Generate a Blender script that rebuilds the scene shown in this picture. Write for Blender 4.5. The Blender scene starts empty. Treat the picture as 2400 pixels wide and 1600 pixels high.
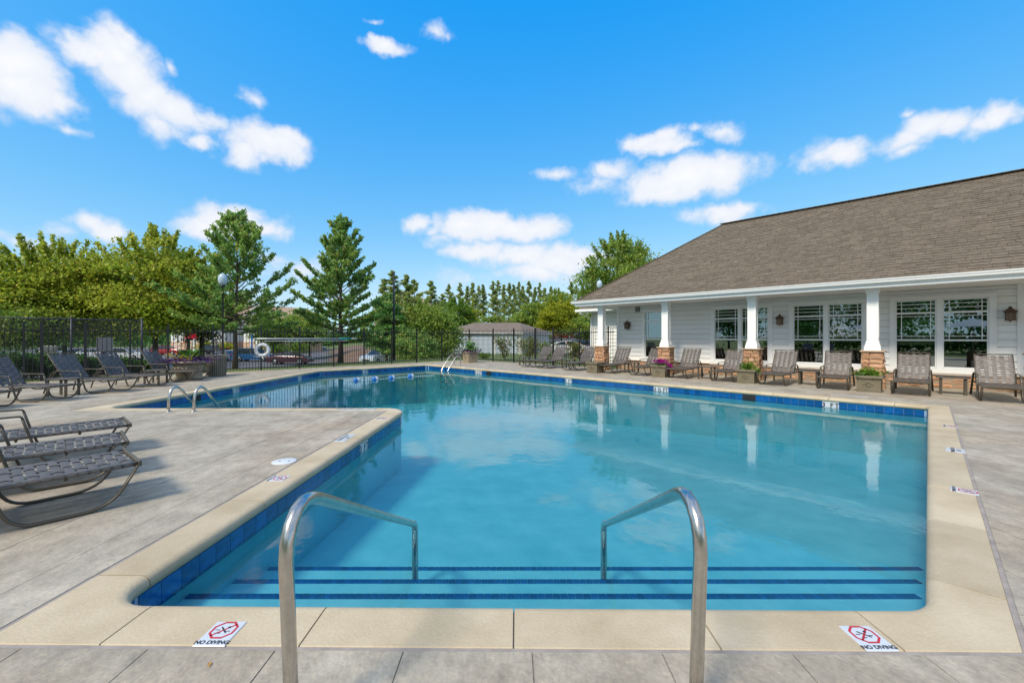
import bpy, bmesh, math, random
import numpy as np
from mathutils import Vector, Matrix

# ------------------------------------------------------------------ camera, sky, sun
SC = bpy.context.scene
COL = SC.collection
CAM_H, F, HOR = 1.4, 980.0, 790.0
cam_d = bpy.data.cameras.new('camera'); cam = bpy.data.objects.new('camera', cam_d); COL.objects.link(cam)
cam.location = (0, 0, CAM_H); cam.rotation_euler = (math.pi/2, 0, 0)
cam_d.sensor_width = 36; cam_d.lens = F/2400*36; cam_d.shift_y = -10/2400
cam_d.clip_start = 0.05; cam_d.clip_end = 3000
SC.camera = cam
SC.view_settings.view_transform = 'Standard'; SC.view_settings.look = 'None'
SC.view_settings.gamma = 1; SC.view_settings.use_curve_mapping = False
SC.view_settings.exposure = 0.5
SC.cycles.max_bounces = 6; SC.cycles.diffuse_bounces = 3; SC.cycles.glossy_bounces = 3; SC.cycles.transmission_bounces = 2
SC.cycles.transparent_max_bounces = 10; SC.cycles.volume_bounces = 0; SC.cycles.caustics_reflective = False; SC.cycles.caustics_refractive = False

SUN_EL = math.radians(47)
sun_h = Vector((-0.646, -0.763, 0)).normalized()
sun_v = sun_h*math.cos(SUN_EL) + Vector((0, 0, math.sin(SUN_EL)))
sd = bpy.data.lights.new('sun', 'SUN'); so = bpy.data.objects.new('sun', sd); COL.objects.link(so)
sd.energy = 2.8; sd.angle = math.radians(14.0); sd.color = (1.0, 0.90, 0.74)
so.rotation_euler = sun_v.to_track_quat('Z', 'Y').to_euler(); so.location = (-20, -24, 30)

W = bpy.data.worlds.new('World'); SC.world = W; W.use_nodes = True
def build_world():
    nt = W.node_tree; nt.nodes.clear(); L = nt.links
    def N(t, **k):
        n = nt.nodes.new(t)
        for a, b in k.items(): setattr(n, a, b)
        return n
    def mth(op, a, b=None, c=None, clamp=False):
        n = N('ShaderNodeMath', operation=op); n.use_clamp = clamp
        for i, v in enumerate((a, b, c)):
            if v is None: continue
            if isinstance(v, (int, float)): n.inputs[i].default_value = v
            else: L.new(v, n.inputs[i])
        return n.outputs[0]
    sky = N('ShaderNodeTexSky'); sky.sky_type = 'NISHITA'; sky.sun_disc = False
    sky.sun_elevation = SUN_EL; sky.sun_rotation = math.atan2(sun_h.x, sun_h.y)
    sky.air_density = 1.0; sky.dust_density = 0.3; sky.ozone_density = 2.0; sky.altitude = 200
    # deeper, more even blue than the raw sky, as the photograph's exposure shows it
    sr = N('ShaderNodeSeparateColor'); L.new(sky.outputs[0], sr.inputs[0]); hs = N('ShaderNodeCombineColor')
    for i, (k, p, o, cap) in enumerate(SKYG):
        v = mth('MULTIPLY_ADD', mth('POWER', sr.outputs[i], p), k, o); L.new(mth('MINIMUM', mth('MAXIMUM', v, .002), cap), hs.inputs[i])
    tc = N('ShaderNodeTexCoord'); sep = N('ShaderNodeSeparateXYZ'); L.new(tc.outputs['Generated'], sep.inputs[0])
    x, y, z = sep.outputs
    az = mth('ARCTAN2', x, y); el = mth('ARCSINE', z)
    comb = N('ShaderNodeCombineXYZ'); L.new(az, comb.inputs[0]); L.new(el, comb.inputs[1])
    nz = N('ShaderNodeTexNoise'); nz.inputs['Scale'].default_value = 9; nz.inputs['Detail'].default_value = 4
    nz.inputs['Roughness'].default_value = .62
    L.new(tc.outputs['Generated'], nz.inputs['Vector'])
    sub = N('ShaderNodeVectorMath', operation='SUBTRACT'); L.new(nz.outputs['Color'], sub.inputs[0]); sub.inputs[1].default_value = (.5, .5, .5)
    sc = N('ShaderNodeVectorMath', operation='MULTIPLY'); L.new(sub.outputs[0], sc.inputs[0]); sc.inputs[1].default_value = (.11, .065, 0)
    add = N('ShaderNodeVectorMath', operation='ADD'); L.new(comb.outputs[0], add.inputs[0]); L.new(sc.outputs[0], add.inputs[1])
    A = add.outputs[0]
    # three anisotropies share the distance test, so each puff costs little
    ASP = (1.3, 2.2, 3.6); AV = []
    for q in ASP:
        v = N('ShaderNodeVectorMath', operation='MULTIPLY'); L.new(A, v.inputs[0]); v.inputs[1].default_value = (1, q, 0); AV.append(v.outputs[0])
    m = None
    for (px, py, rx, ry, w) in CLOUDS:
        X, Z = px-1200, HOR-py
        a0 = math.atan2(X, F); e0 = math.atan2(Z, math.hypot(X, F))
        ca = math.cos(a0); ra = rx/F*ca*ca*1.22; re = ry/F*ca*math.cos(e0)**2*1.22
        k = min(range(3), key=lambda j: abs(math.log(ASP[j]*re/ra))); R_ = math.sqrt(ra*re*ASP[k])
        s3 = N('ShaderNodeVectorMath', operation='DISTANCE'); L.new(AV[k], s3.inputs[0]); s3.inputs[1].default_value = (a0, e0*ASP[k], 0)
        v = mth('MULTIPLY_ADD', s3.outputs['Value'], -w/R_, w)
        m = v if m is None else mth('MAXIMUM', m, v)
    # clouds go on outside the frame and overhead, thickened there as added neutral fill
    mp = N('ShaderNodeMapping'); mp.inputs['Scale'].default_value = (1, 1, 2.2); L.new(tc.outputs['Generated'], mp.inputs[0])
    g = N('ShaderNodeTexNoise'); g.inputs['Scale'].default_value = 3.1; g.inputs['Detail'].default_value = 5
    g.inputs['Roughness'].default_value = .55; L.new(mp.outputs[0], g.inputs['Vector'])
    gv = mth('MULTIPLY_ADD', g.outputs['Fac'], 6.0, -2.62)
    # region where the placed clouds live
    ina = mth('SUBTRACT', mth('ABSOLUTE', az), math.radians(53))
    ine = mth('SUBTRACT', el, mth('MULTIPLY', mth('COSINE', az), math.radians(43)))
    outm = mth('MULTIPLY', mth('MAXIMUM', ina, ine), 9, clamp=True)
    gv2 = mth('SUBTRACT', gv, mth('MULTIPLY', mth('SUBTRACT', 1.0, outm), 4))
    m = mth('MAXIMUM', m, gv2)
    n2 = N('ShaderNodeTexNoise'); n2.inputs['Scale'].default_value = 21; n2.inputs['Detail'].default_value = 6
    n2.inputs['Roughness'].default_value = .6; L.new(tc.outputs['Generated'], n2.inputs['Vector'])
    dsum = mth('ADD', m, mth('MULTIPLY_ADD', n2.outputs['Fac'], 1.5, -.75))
    mr = N('ShaderNodeMapRange', interpolation_type='SMOOTHSTEP'); L.new(dsum, mr.inputs[0])
    mr.inputs[1].default_value = -.15; mr.inputs[2].default_value = .85
    # faint haze veil near the horizon keeps the Nishita look; cloud body shading
    sh = mth('MULTIPLY_ADD', dsum, .6, .0, clamp=True)
    cc = N('ShaderNodeMix', data_type='RGBA'); L.new(sh, cc.inputs[0])
    cc.inputs[6].default_value = (CL*.80, CL*.87, CL*1.0, 1); cc.inputs[7].default_value = (CL*1.04, CL*1.04, CL*1.06, 1)
    mix = N('ShaderNodeMix', data_type='RGBA'); L.new(mth('MULTIPLY', mr.outputs[0], .97), mix.inputs[0])
    L.new(hs.outputs[0], mix.inputs[6]); L.new(cc.outputs[2], mix.inputs[7])
    W.cycles.sampling_method = 'MANUAL'; W.cycles.sample_map_resolution = 512
    bg = N('ShaderNodeBackground'); bg.inputs['Strength'].default_value = 0.13; L.new(mix.outputs[2], bg.inputs['Color'])
    out = N('ShaderNodeOutputWorld'); L.new(bg.outputs[0], out.inputs['Surface'])
SKYG = [(.165/.184, 1, -.118/.184, .58/.184), (.31/.184, .58, -.03/.184, .90/.184), (.84/.184, .10, 0, 1.03/.184)]; CL = 5.2
# clouds as (pixel x, pixel y of the photograph, half width, half height, weight): directions in the sky
CLOUDS = [(30,150,110,80,1.6),(60,215,125,70,1.6),(150,250,60,34,1.2),(-60,190,120,110,1.6),(190,115,60,55,1.4),(235,115,85,55,1.6),(290,160,105,70,1.6),(345,225,100,55,1.5),(270,95,60,40,1.3),
 (420,265,80,45,1.3),(380,290,60,40,.9),(480,280,50,25,.8),(180,315,40,13,.6),(270,70,36,16,1.),(400,160,22,20,.7),(580,235,36,22,.7),(610,335,105,48,1.7),(660,325,60,32,1.3),(555,355,60,35,1.3),(455,330,38,16,.9),
 (905,112,50,22,1.4),(880,98,25,14,1.1),(875,48,22,10,.7),(1020,80,30,20,.8),(1045,88,22,14,.5),
 (210,520,60,26,1.0),(240,535,46,24,1.1),(140,540,50,18,.6),(30,560,70,12,.5),(80,575,60,16,.6),
 (540,520,110,42,1.6),(470,535,75,32,1.4),(620,530,60,28,1.2),(560,500,60,26,1.3),(700,625,70,26,.7),(640,600,40,20,.5),
 (965,525,40,20,1.1),(1000,545,40,10,.6),(1090,535,80,34,1.5),(1180,535,110,40,1.7),(1260,530,60,36,1.4),(1040,562,60,18,.6),(1130,590,75,26,1.3),(1230,600,110,34,1.5),(1320,610,80,36,1.5),(1340,590,52,26,1.2),
 (1270,640,110,22,1.2),(1080,655,80,12,.5),(1390,600,60,20,.9),
 (1560,345,80,22,1.3),(1510,335,70,20,1.2),(1570,320,45,24,1.2),(1600,350,45,16,1.0),(1600,420,150,50,1.8),(1680,410,70,44,1.5),(1560,445,110,34,1.4),(1430,400,45,28,.9),(1400,430,60,20,.6),(1300,412,50,14,.7),(1700,310,50,22,.9),(1650,306,30,12,.6),
 (1690,497,95,22,1.2),(1760,485,45,18,1.1),(1960,365,75,32,1.4),(1900,355,30,22,.5),(1985,350,40,22,1.1),
 (2120,330,60,28,1.1),(2170,300,80,32,1.3),(2240,290,70,28,1.2),(2350,270,55,36,1.5),(2310,290,50,30,1.2),(2120,350,45,20,.9),(2130,270,25,16,.6),(1400,600,60,20,.9)]
build_world()

# ------------------------------------------------------------------ helpers
def P(px, py, z=0.0):
    """the point at height z seen at a pixel of the 2400 x 1600 photograph (ray from the camera)"""
    Y = F*(CAM_H-z)/(py-HOR)
    return Vector(((px-1200)/F*Y, Y, z))
PHI = math.radians(45.16)
U = Vector((math.cos(PHI), -math.sin(PHI), 0)); NV = Vector((math.sin(PHI), math.cos(PHI), 0))
FROT = -PHI                      # local x = along the facade, local y = into the building
def SD(s, d, z=0): return U*s + NV*d + Vector((0, 0, z))
def s_of(px, d):
    r = (px-1200)/F; Y = d/(NV.x*r+NV.y); return Y*(U.x*r+U.y)

def tag(o, label=None, cat=None, group=None, kind=None):
    if label: o['label'] = label
    if cat: o['category'] = cat
    if group: o['group'] = group
    if kind: o['kind'] = kind
    return o
def empty(name, loc, rz=0.0, label=None, cat=None, group=None):
    o = bpy.data.objects.new(name, None); COL.objects.link(o); o.location = loc; o.rotation_euler = (0, 0, rz)
    o.empty_display_size = .2
    return tag(o, label, cat, group)
def kids(o): return KIDS.get(o.name, [])
KIDS = {}
def link(o, parent=None):
    COL.objects.link(o)
    if parent is not None:
        o.parent = parent; KIDS.setdefault(parent.name, []).append(o)
    return o
def copy_tree(o, parent=None):
    c = o.copy(); link(c, parent)
    for ch in list(kids(o)): copy_tree(ch, c)
    return c

class MB:
    def __init__(self): self.v = []; self.f = []; self.m = []; self.s = []
    def add(self, vs, fs, mi=0, smooth=False, M=None):
        b = len(self.v)
        if M is not None: vs = [M @ Vector(v) for v in vs]
        self.v.extend([tuple(v) for v in vs])
        for f in fs: self.f.append(tuple(i+b for i in f)); self.m.append(mi); self.s.append(smooth)
    def box(self, c, s, rz=0, mi=0, M=None, bev=0.0):
        x, y, z = s[0]/2, s[1]/2, s[2]/2
        T = Matrix.Translation(c) @ Matrix.Rotation(rz, 4, 'Z')
        if M is not None: T = M @ T
        if bev <= 0:
            vs = [(-x,-y,-z),(x,-y,-z),(x,y,-z),(-x,y,-z),(-x,-y,z),(x,-y,z),(x,y,z),(-x,y,z)]
            fs = [(0,3,2,1),(4,5,6,7),(0,1,5,4),(1,2,6,5),(2,3,7,6),(3,0,4,7)]
            self.add(vs, fs, mi, False, T)
        else:
            b = min(bev, x*.9, y*.9, z*.9)
            def ring(a, bb, h): return [(-a,-bb,h),(a,-bb,h),(a,bb,h),(-a,bb,h)]
            vs = ring(x-b,y-b,-z)+ring(x,y,-z+b)+ring(x,y,z-b)+ring(x-b,y-b,z)
            fs = [(3,2,1,0),(12,13,14,15)]
            for k in range(3):
                for i in range(4):
                    j = (i+1) % 4; fs.append((k*4+i, k*4+j, k*4+4+j, k*4+4+i))
            self.add(vs, fs, mi, False, T)
    def prism(self, poly, z0, z1, mi=0, M=None):
        n = len(poly); vs = [(p[0], p[1], z0) for p in poly]+[(p[0], p[1], z1) for p in poly]
        fs = [tuple(range(n-1,-1,-1)), tuple(range(n, 2*n))]+[(i,(i+1)%n,(i+1)%n+n,i+n) for i in range(n)]
        self.add(vs, fs, mi, False, M)
    def xprism(self, prof, y0, y1, mi=0, M=None):      # profile in x,z extruded along y
        n = len(prof); vs = [(p[0], y0, p[1]) for p in prof]+[(p[0], y1, p[1]) for p in prof]
        fs = [tuple(range(n)), tuple(range(2*n-1, n-1, -1))]+[(i, i+n, (i+1)%n+n, (i+1)%n) for i in range(n)]
        self.add(vs, fs, mi, False, M)
    def tube(self, pts, r, n=8, mi=0, closed=False, M=None, flat=None, smooth=True, cap=True):
        pts = [Vector(p) for p in pts]; rs = r if isinstance(r, (list, tuple)) else [r]*len(pts)
        N_ = len(pts); tang = []
        for i in range(N_):
            a = pts[i-1] if (i > 0 or closed) else pts[i]; b = pts[(i+1) % N_] if (i < N_-1 or closed) else pts[i]
            t = (b-a); tang.append(t.normalized() if t.length > 1e-9 else Vector((0,0,1)))
        up = Vector((0,1,0)) if abs(tang[0].y) < .9 else Vector((1,0,0))
        if flat is not None and len(flat) > 2: up = Vector(flat[2])
        nrm = (up - tang[0]*up.dot(tang[0])).normalized()
        vs = []; fs = []
        for i in range(N_):
            if i: nrm = (nrm - tang[i]*nrm.dot(tang[i])).normalized()
            bn = tang[i].cross(nrm)
            for k in range(n):
                a = 2*math.pi*k/n
                if flat is not None:
                    if n == 4:
                        cx = (1,-1,-1,1)[k]*flat[0]; cy = (1,1,-1,-1)[k]*flat[1]
                    else: cx = math.cos(a)*flat[0]; cy = math.sin(a)*flat[1]
                    vs.append(pts[i]+nrm*cx+bn*cy)
                else: vs.append(pts[i]+nrm*math.cos(a)*rs[i]+bn*math.sin(a)*rs[i])
        for i in range(N_-1 if not closed else N_):
            j = (i+1) % N_
            for k in range(n):
                l = (k+1) % n; fs.append((i*n+k, i*n+l, j*n+l, j*n+k))
        if cap and not closed: fs.append(tuple(range(n-1,-1,-1))); fs.append(tuple((N_-1)*n+k for k in range(n)))
        self.add(vs, fs, mi, smooth, M)
    def lathe(self, prof, n=24, mi=0, c=(0,0,0), smooth=True, M=None, sq=None):
        vs = []; fs = []
        for (r, z) in prof:
            for k in range(n):
                a = 2*math.pi*k/n; vs.append((c[0]+r*math.cos(a), c[1]+r*math.sin(a), c[2]+z))
        for i in range(len(prof)-1):
            for k in range(n):
                l = (k+1) % n; fs.append((i*n+k, i*n+l, (i+1)*n+l, (i+1)*n+k))
        fs.append(tuple(range(n-1,-1,-1))); fs.append(tuple((len(prof)-1)*n+k for k in range(n)))
        self.add(vs, fs, mi, smooth, M)
    def build(self, name, mats, parent=None, label=None, cat=None, group=None, kind=None, loc=None, rz=None):
        me = bpy.data.meshes.new(name); me.from_pydata(self.v, [], self.f)
        if not isinstance(mats, (list, tuple)): mats = [mats]
        for m in mats: me.materials.append(m)
        me.polygons.foreach_set('material_index', self.m); me.polygons.foreach_set('use_smooth', self.s); me.update()
        o = bpy.data.objects.new(name, me); link(o, parent)
        if loc is not None: o.location = loc
        if rz is not None: o.rotation_euler = (0, 0, rz)
        return tag(o, label, cat, group, kind)
def inst(name, me, parent, loc, rot=(0,0,0), scale=None, kind=None):
    o = bpy.data.objects.new(name, me); o.location = loc; o.rotation_euler = rot
    if scale: o.scale = scale
    link(o, parent)
    if kind: o['kind'] = kind
    return o
def arc(c, r, a0, a1, n):
    return [(c[0]+r*math.cos(a0+(a1-a0)*i/n), c[1]+r*math.sin(a0+(a1-a0)*i/n)) for i in range(n+1)]
def clip(poly, a, b, c):        # keep a*x+b*y<=c
    out = []
    for i in range(len(poly)):
        p, q = poly[i], poly[(i+1) % len(poly)]
        dp = a*p[0]+b*p[1]-c; dq = a*q[0]+b*q[1]-c
        if dp <= 0: out.append(p)
        if (dp < 0 < dq) or (dq < 0 < dp):
            t = dp/(dp-dq); out.append((p[0]+(q[0]-p[0])*t, p[1]+(q[1]-p[1])*t))
    return out
def smooth_path(pts, r=.06, n=5):
    """polyline with rounded corners"""
    pts = [Vector(p) for p in pts]; out = [pts[0]]
    for i in range(1, len(pts)-1):
        a, b, c = pts[i-1], pts[i], pts[i+1]
        u = (a-b); v = (c-b); rr = min(r, u.length*.48, v.length*.48)
        p0 = b+u.normalized()*rr; p1 = b+v.normalized()*rr
        for k in range(n+1):
            t = k/n; out.append(p0*(1-t)**2+b*2*t*(1-t)+p1*t*t)
    out.append(pts[-1]); return out
def sstep(a, b, x):
    t = min(1, max(0, (x-a)/(b-a))); return t*t*(3-2*t)

# ------------------------------------------------------------------ materials
def mat(name, base, rough=.6, metal=0.0, spec=.5, var=0.0, vscale=3.0, col2=None, bump=0.0, bscale=40, rand=0.0, island=0.0,
        stretch=None, detail=6, coords='Object', coat=0.0, transl=0.0, fine=0.0, fscale=120):
    m = bpy.data.materials.new(name); m.use_nodes = True; nt = m.node_tree; L = nt.links
    b = nt.nodes['Principled BSDF']; N = nt.nodes.new
    b.inputs['Roughness'].default_value = rough; b.inputs['Metallic'].default_value = metal
    b.inputs['Specular IOR Level'].default_value = spec; b.inputs['Coat Weight'].default_value = coat
    c1 = (*base, 1); col = None
    tc = N('ShaderNodeTexCoord'); vec = tc.outputs[coords]
    if stretch:
        mp = N('ShaderNodeMapping'); mp.inputs['Scale'].default_value = stretch; L.new(vec, mp.inputs[0]); vec = mp.outputs[0]
    b.inputs['Base Color'].default_value = c1
    if var > 0 or col2:
        nz = N('ShaderNodeTexNoise'); nz.inputs['Scale'].default_value = vscale; nz.inputs['Detail'].default_value = detail
        nz.inputs['Roughness'].default_value = .62; L.new(vec, nz.inputs['Vector'])
        mr = N('ShaderNodeMapRange'); L.new(nz.outputs['Fac'], mr.inputs[0]); mr.inputs[1].default_value = .3; mr.inputs[2].default_value = .7
        mx = N('ShaderNodeMix'); mx.data_type = 'RGBA'; L.new(mr.outputs[0], mx.inputs[0])
        if col2 is None: ca = tuple(v*(1-var) for v in base); cb = tuple(v*(1+var) for v in base)
        else: ca, cb = base, col2
        mx.inputs[6].default_value = (*ca, 1); mx.inputs[7].default_value = (*cb, 1); col = mx.outputs[2]
    def mul(col, fac_out, lo, hi):
        mr = N('ShaderNodeMapRange'); L.new(fac_out, mr.inputs[0]); mr.inputs[3].default_value = lo; mr.inputs[4].default_value = hi
        mx = N('ShaderNodeMix'); mx.data_type = 'RGBA'; mx.blend_type = 'MULTIPLY'; mx.inputs[0].default_value = 1
        if col is None: mx.inputs[6].default_value = c1
        else: L.new(col, mx.inputs[6])
        L.new(mr.outputs[0], mx.inputs[7]); return mx.outputs[2]
    if rand > 0:
        oi = N('ShaderNodeObjectInfo'); col = mul(col, oi.outputs['Random'], 1-rand, 1+rand)
    if island > 0:
        ge = N('ShaderNodeNewGeometry'); col = mul(col, ge.outputs['Random Per Island'], 1-island, 1+island)
    if fine > 0:
        n3 = N('ShaderNodeTexNoise'); n3.inputs['Scale'].default_value = fscale; n3.inputs['Detail'].default_value = 3
        L.new(vec, n3.inputs['Vector']); col = mul(col, n3.outputs['Fac'], 1-fine, 1+fine)
    if col is not None: L.new(col, b.inputs['Base Color'])
    if bump > 0:
        n2 = N('ShaderNodeTexNoise'); n2.inputs['Scale'].default_value = bscale; n2.inputs['Detail'].default_value = 5
        L.new(vec, n2.inputs['Vector'])
        bp = N('ShaderNodeBump'); bp.inputs['Strength'].default_value = bump; bp.inputs['Distance'].default_value = .02
        L.new(n2.outputs['Fac'], bp.inputs['Height']); L.new(bp.outputs[0], b.inputs['Normal'])
    if transl > 0:
        out = nt.nodes['Material Output']; tr = N('ShaderNodeBsdfTranslucent'); ms = N('ShaderNodeMixShader'); ms.inputs[0].default_value = transl
        if col is not None: L.new(col, tr.inputs['Color'])
        else: tr.inputs['Color'].default_value = c1
        L.new(b.outputs[0], ms.inputs[1]); L.new(tr.outputs[0], ms.inputs[2]); L.new(ms.outputs[0], out.inputs['Surface'])
    return m
def leafmat(name, a, b, c, scale=1.2):
    """leaf colours: large-scale drift between a and b, single leaves varied, some of colour c (turning or dry leaves)"""
    m = bpy.data.materials.new(name); m.use_nodes = True; nt = m.node_tree; L = nt.links; N = nt.nodes.new
    p = nt.nodes['Principled BSDF']; p.inputs['Roughness'].default_value = .5; p.inputs['Specular IOR Level'].default_value = .3
    tc = N('ShaderNodeTexCoord'); nz = N('ShaderNodeTexNoise'); nz.inputs['Scale'].default_value = scale; nz.inputs['Detail'].default_value = 4
    L.new(tc.outputs['Object'], nz.inputs['Vector'])
    mr = N('ShaderNodeMapRange'); L.new(nz.outputs['Fac'], mr.inputs[0]); mr.inputs[1].default_value = .35; mr.inputs[2].default_value = .65
    mx = N('ShaderNodeMix'); mx.data_type = 'RGBA'; L.new(mr.outputs[0], mx.inputs[0]); mx.inputs[6].default_value = (*a, 1); mx.inputs[7].default_value = (*b, 1)
    ge = N('ShaderNodeNewGeometry'); gt = N('ShaderNodeMath'); gt.operation = 'GREATER_THAN'; gt.inputs[1].default_value = .92
    L.new(ge.outputs['Random Per Island'], gt.inputs[0])
    m2 = N('ShaderNodeMix'); m2.data_type = 'RGBA'; L.new(gt.outputs[0], m2.inputs[0]); L.new(mx.outputs[2], m2.inputs[6]); m2.inputs[7].default_value = (*c, 1)
    wn = N('ShaderNodeTexWhiteNoise'); wn.noise_dimensions = '1D'; L.new(ge.outputs['Random Per Island'], wn.inputs['W'])
    r2 = N('ShaderNodeMapRange'); L.new(wn.outputs['Value'], r2.inputs[0]); r2.inputs[3].default_value = .6; r2.inputs[4].default_value = 1.4
    m3 = N('ShaderNodeMix'); m3.data_type = 'RGBA'; m3.blend_type = 'MULTIPLY'; m3.inputs[0].default_value = 1
    L.new(m2.outputs[2], m3.inputs[6]); L.new(r2.outputs[0], m3.inputs[7])
    L.new(m3.outputs[2], p.inputs['Base Color'])
    tr = N('ShaderNodeBsdfTranslucent'); L.new(m3.outputs[2], tr.inputs['Color']); ms = N('ShaderNodeMixShader'); ms.inputs[0].default_value = .5
    L.new(p.outputs[0], ms.inputs[1]); L.new(tr.outputs[0], ms.inputs[2]); L.new(ms.outputs[0], nt.nodes['Material Output'].inputs['Surface'])
    return m

def deckmat(name):
    m = mat(name, (.27,.235,.182), rough=.72, col2=(.45,.405,.33), vscale=1.7, stretch=(1,.85,1), detail=12, bump=.35, bscale=30, rand=.03, fine=.24, fscale=55, spec=.35)
    nt = m.node_tree; L = nt.links; b = nt.nodes['Principled BSDF']; N = nt.nodes.new
    src = b.inputs['Base Color'].links[0].from_socket
    tc = N('ShaderNodeTexCoord'); n1 = N('ShaderNodeTexNoise'); n1.inputs['Scale'].default_value = .55; n1.inputs['Detail'].default_value = 5
    L.new(tc.outputs['Object'], n1.inputs['Vector'])
    mr = N('ShaderNodeMapRange'); L.new(n1.outputs['Fac'], mr.inputs[0]); mr.inputs[1].default_value = .48; mr.inputs[2].default_value = .68; mr.inputs[4].default_value = .7
    mx = N('ShaderNodeMix'); mx.data_type = 'RGBA'; mx.blend_type = 'MULTIPLY'; L.new(mr.outputs[0], mx.inputs[0]); L.new(src, mx.inputs[6]); mx.inputs[7].default_value = (1.02,.90,.82,1)
    # short dark and pale flecks of the stamped wood grain, running along the boards
    mp = N('ShaderNodeMapping'); mp.inputs['Scale'].default_value = (2.6, 1.7, 1); L.new(tc.outputs['Object'], mp.inputs[0])
    n2 = N('ShaderNodeTexNoise'); n2.inputs['Scale'].default_value = 3.0; n2.inputs['Detail'].default_value = 5; n2.inputs['Roughness'].default_value = .7; L.new(mp.outputs[0], n2.inputs['Vector'])
    r2 = N('ShaderNodeMapRange'); L.new(n2.outputs['Fac'], r2.inputs[0]); r2.inputs[1].default_value = .3; r2.inputs[2].default_value = .7; r2.inputs[3].default_value = .74; r2.inputs[4].default_value = 1.2
    m2 = N('ShaderNodeMix'); m2.data_type = 'RGBA'; m2.blend_type = 'MULTIPLY'; m2.inputs[0].default_value = 1; L.new(mx.outputs[2], m2.inputs[6]); L.new(r2.outputs[0], m2.inputs[7])
    L.new(m2.outputs[2], b.inputs['Base Color'])
    return m
M = {}
M['deck'] = deckmat('stamped_concrete')
M['deckbase'] = mat('deck_joint', (.20,.18,.155), rough=.9, var=.2, vscale=4)
M['coping'] = mat('cream_coping', (.41,.325,.205), rough=.65, col2=(.57,.475,.335), vscale=1.6, detail=10, bump=.16, bscale=60, rand=.08, fine=.13, fscale=70)
M['mastic'] = mat('mastic', (.30,.26,.235), rough=.8, var=.2, vscale=9)
M['grout'] = mat('grout', (.30,.42,.55), rough=.7)
M['tile'] = mat('blue_tile', (.004,.085,.28), rough=.12, var=.45, vscale=14, rand=.25, spec=.6, bump=.05, bscale=30)
M['tile_w'] = mat('white_tile', (.56,.59,.64), rough=.25, var=.05)
M['ink'] = mat('black_ink', (.012,.013,.02), rough=.4)
M['red'] = mat('red_ink', (.5,.02,.03), rough=.4)
M['plaster'] = mat('pool_plaster', (.11,.62,.75), rough=.7, col2=(.20,.77,.89), vscale=2.2, detail=8, bump=.1, bscale=8, fine=.05, fscale=40)
M['steel'] = mat('stainless', (.56,.53,.49), rough=.24, metal=1, var=.12, vscale=18, fine=.12, fscale=80)
M['dark'] = mat('dark_opening', (.01,.01,.012), rough=.5)
M['bronze'] = mat('bronze_frame', (.095,.08,.058), rough=.42, metal=.15, var=.2, vscale=6)
M['strap'] = mat('brown_strap', (.10,.086,.08), rough=.42, var=.25, vscale=5, rand=.1, spec=.45)
M['table'] = mat('table_top', (.10,.088,.075), rough=.5, var=.2)
M['white'] = mat('white_paint', (.84,.85,.85), rough=.5, var=.02, vscale=2)
M['siding'] = mat('white_siding', (.86,.86,.84), rough=.6, var=.03, vscale=1.5, rand=.02, bump=.05, bscale=30, stretch=(.3,1,4))
M['soffit'] = mat('soffit_paint', (.82,.82,.80), rough=.7)
M['stone'] = mat('tan_stone', (.38,.19,.10), rough=.85, col2=(.54,.33,.20), vscale=5, detail=8, bump=.8, bscale=14, rand=.22)
M['lap_shade'] = mat('lap_shadow_grey', (.22,.23,.24), rough=.9)  # shadow lines of the lapped siding put into this colour, seen through the gaps
M['mortar'] = mat('mortar', (.33,.25,.18), rough=.9, var=.1)
M['capstone'] = mat('cap_stone', (.46,.33,.22), rough=.85, var=.2, vscale=8, bump=.5, bscale=30)
M['shingle'] = mat('roof_shingle', (.145,.115,.085), rough=.9, var=.22, vscale=7, rand=.10, island=.10, bump=.4, bscale=120, fine=.2, fscale=160)
M['shingle_base'] = mat('roof_felt', (.05,.042,.036), rough=.95)
M['gshingle'] = mat('garage_shingle', (.15,.12,.10), rough=.9, var=.15, vscale=2, island=.14)
M['asphalt'] = mat('asphalt', (.10,.10,.11), rough=.9, var=.2, vscale=.6, fine=.2, fscale=8)
M['grass'] = mat('lawn', (.06,.10,.018), rough=.9, col2=(.16,.20,.045), vscale=.8, detail=8, fine=.3, fscale=14)
M['straw'] = mat('pine_straw', (.12,.075,.05), rough=.95, col2=(.20,.13,.09), vscale=.6, detail=8, fine=.3, fscale=12)
M['conc'] = mat('pale_concrete', (.42,.39,.34), rough=.85, var=.12)
M['iron'] = mat('black_iron', (.014,.015,.018), rough=.42, var=.2)
M['chain'] = mat('chain_wire', (.05,.052,.056), rough=.5, metal=.3)
M['galv'] = mat('grey_post', (.06,.065,.075), rough=.45, metal=.3)
M['bark'] = mat('bark', (.085,.065,.05), rough=.95, var=.35, vscale=6, bump=.8, bscale=18, stretch=(1,1,.25))
M['pbark'] = mat('pine_bark', (.14,.095,.07), rough=.95, var=.3, vscale=3)
M['planter'] = mat('olive_planter', (.17,.145,.095), rough=.65, var=.15, vscale=5, bump=.15, bscale=30)
M['planter_b'] = mat('tan_planter', (.30,.25,.175), rough=.7, var=.15, vscale=4, bump=.2, bscale=30)
M['soil'] = mat('soil', (.035,.024,.016), rough=.95, var=.3, vscale=20)
M['lantern'] = mat('brown_lantern', (.12,.072,.045), rough=.5, metal=.3, var=.2, vscale=10)
M['amber'] = mat('lantern_glass', (.30,.20,.13), rough=.3)
M['bluepl'] = mat('blue_plastic', (.01,.14,.46), rough=.35)
M['teal'] = mat('teal_grip', (.0,.25,.34), rough=.4)
M['whitepl'] = mat('white_plastic', (.62,.64,.68), rough=.4, var=.04)
M['alu'] = mat('pale_aluminium', (.55,.62,.68), rough=.35, metal=.3)
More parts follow.
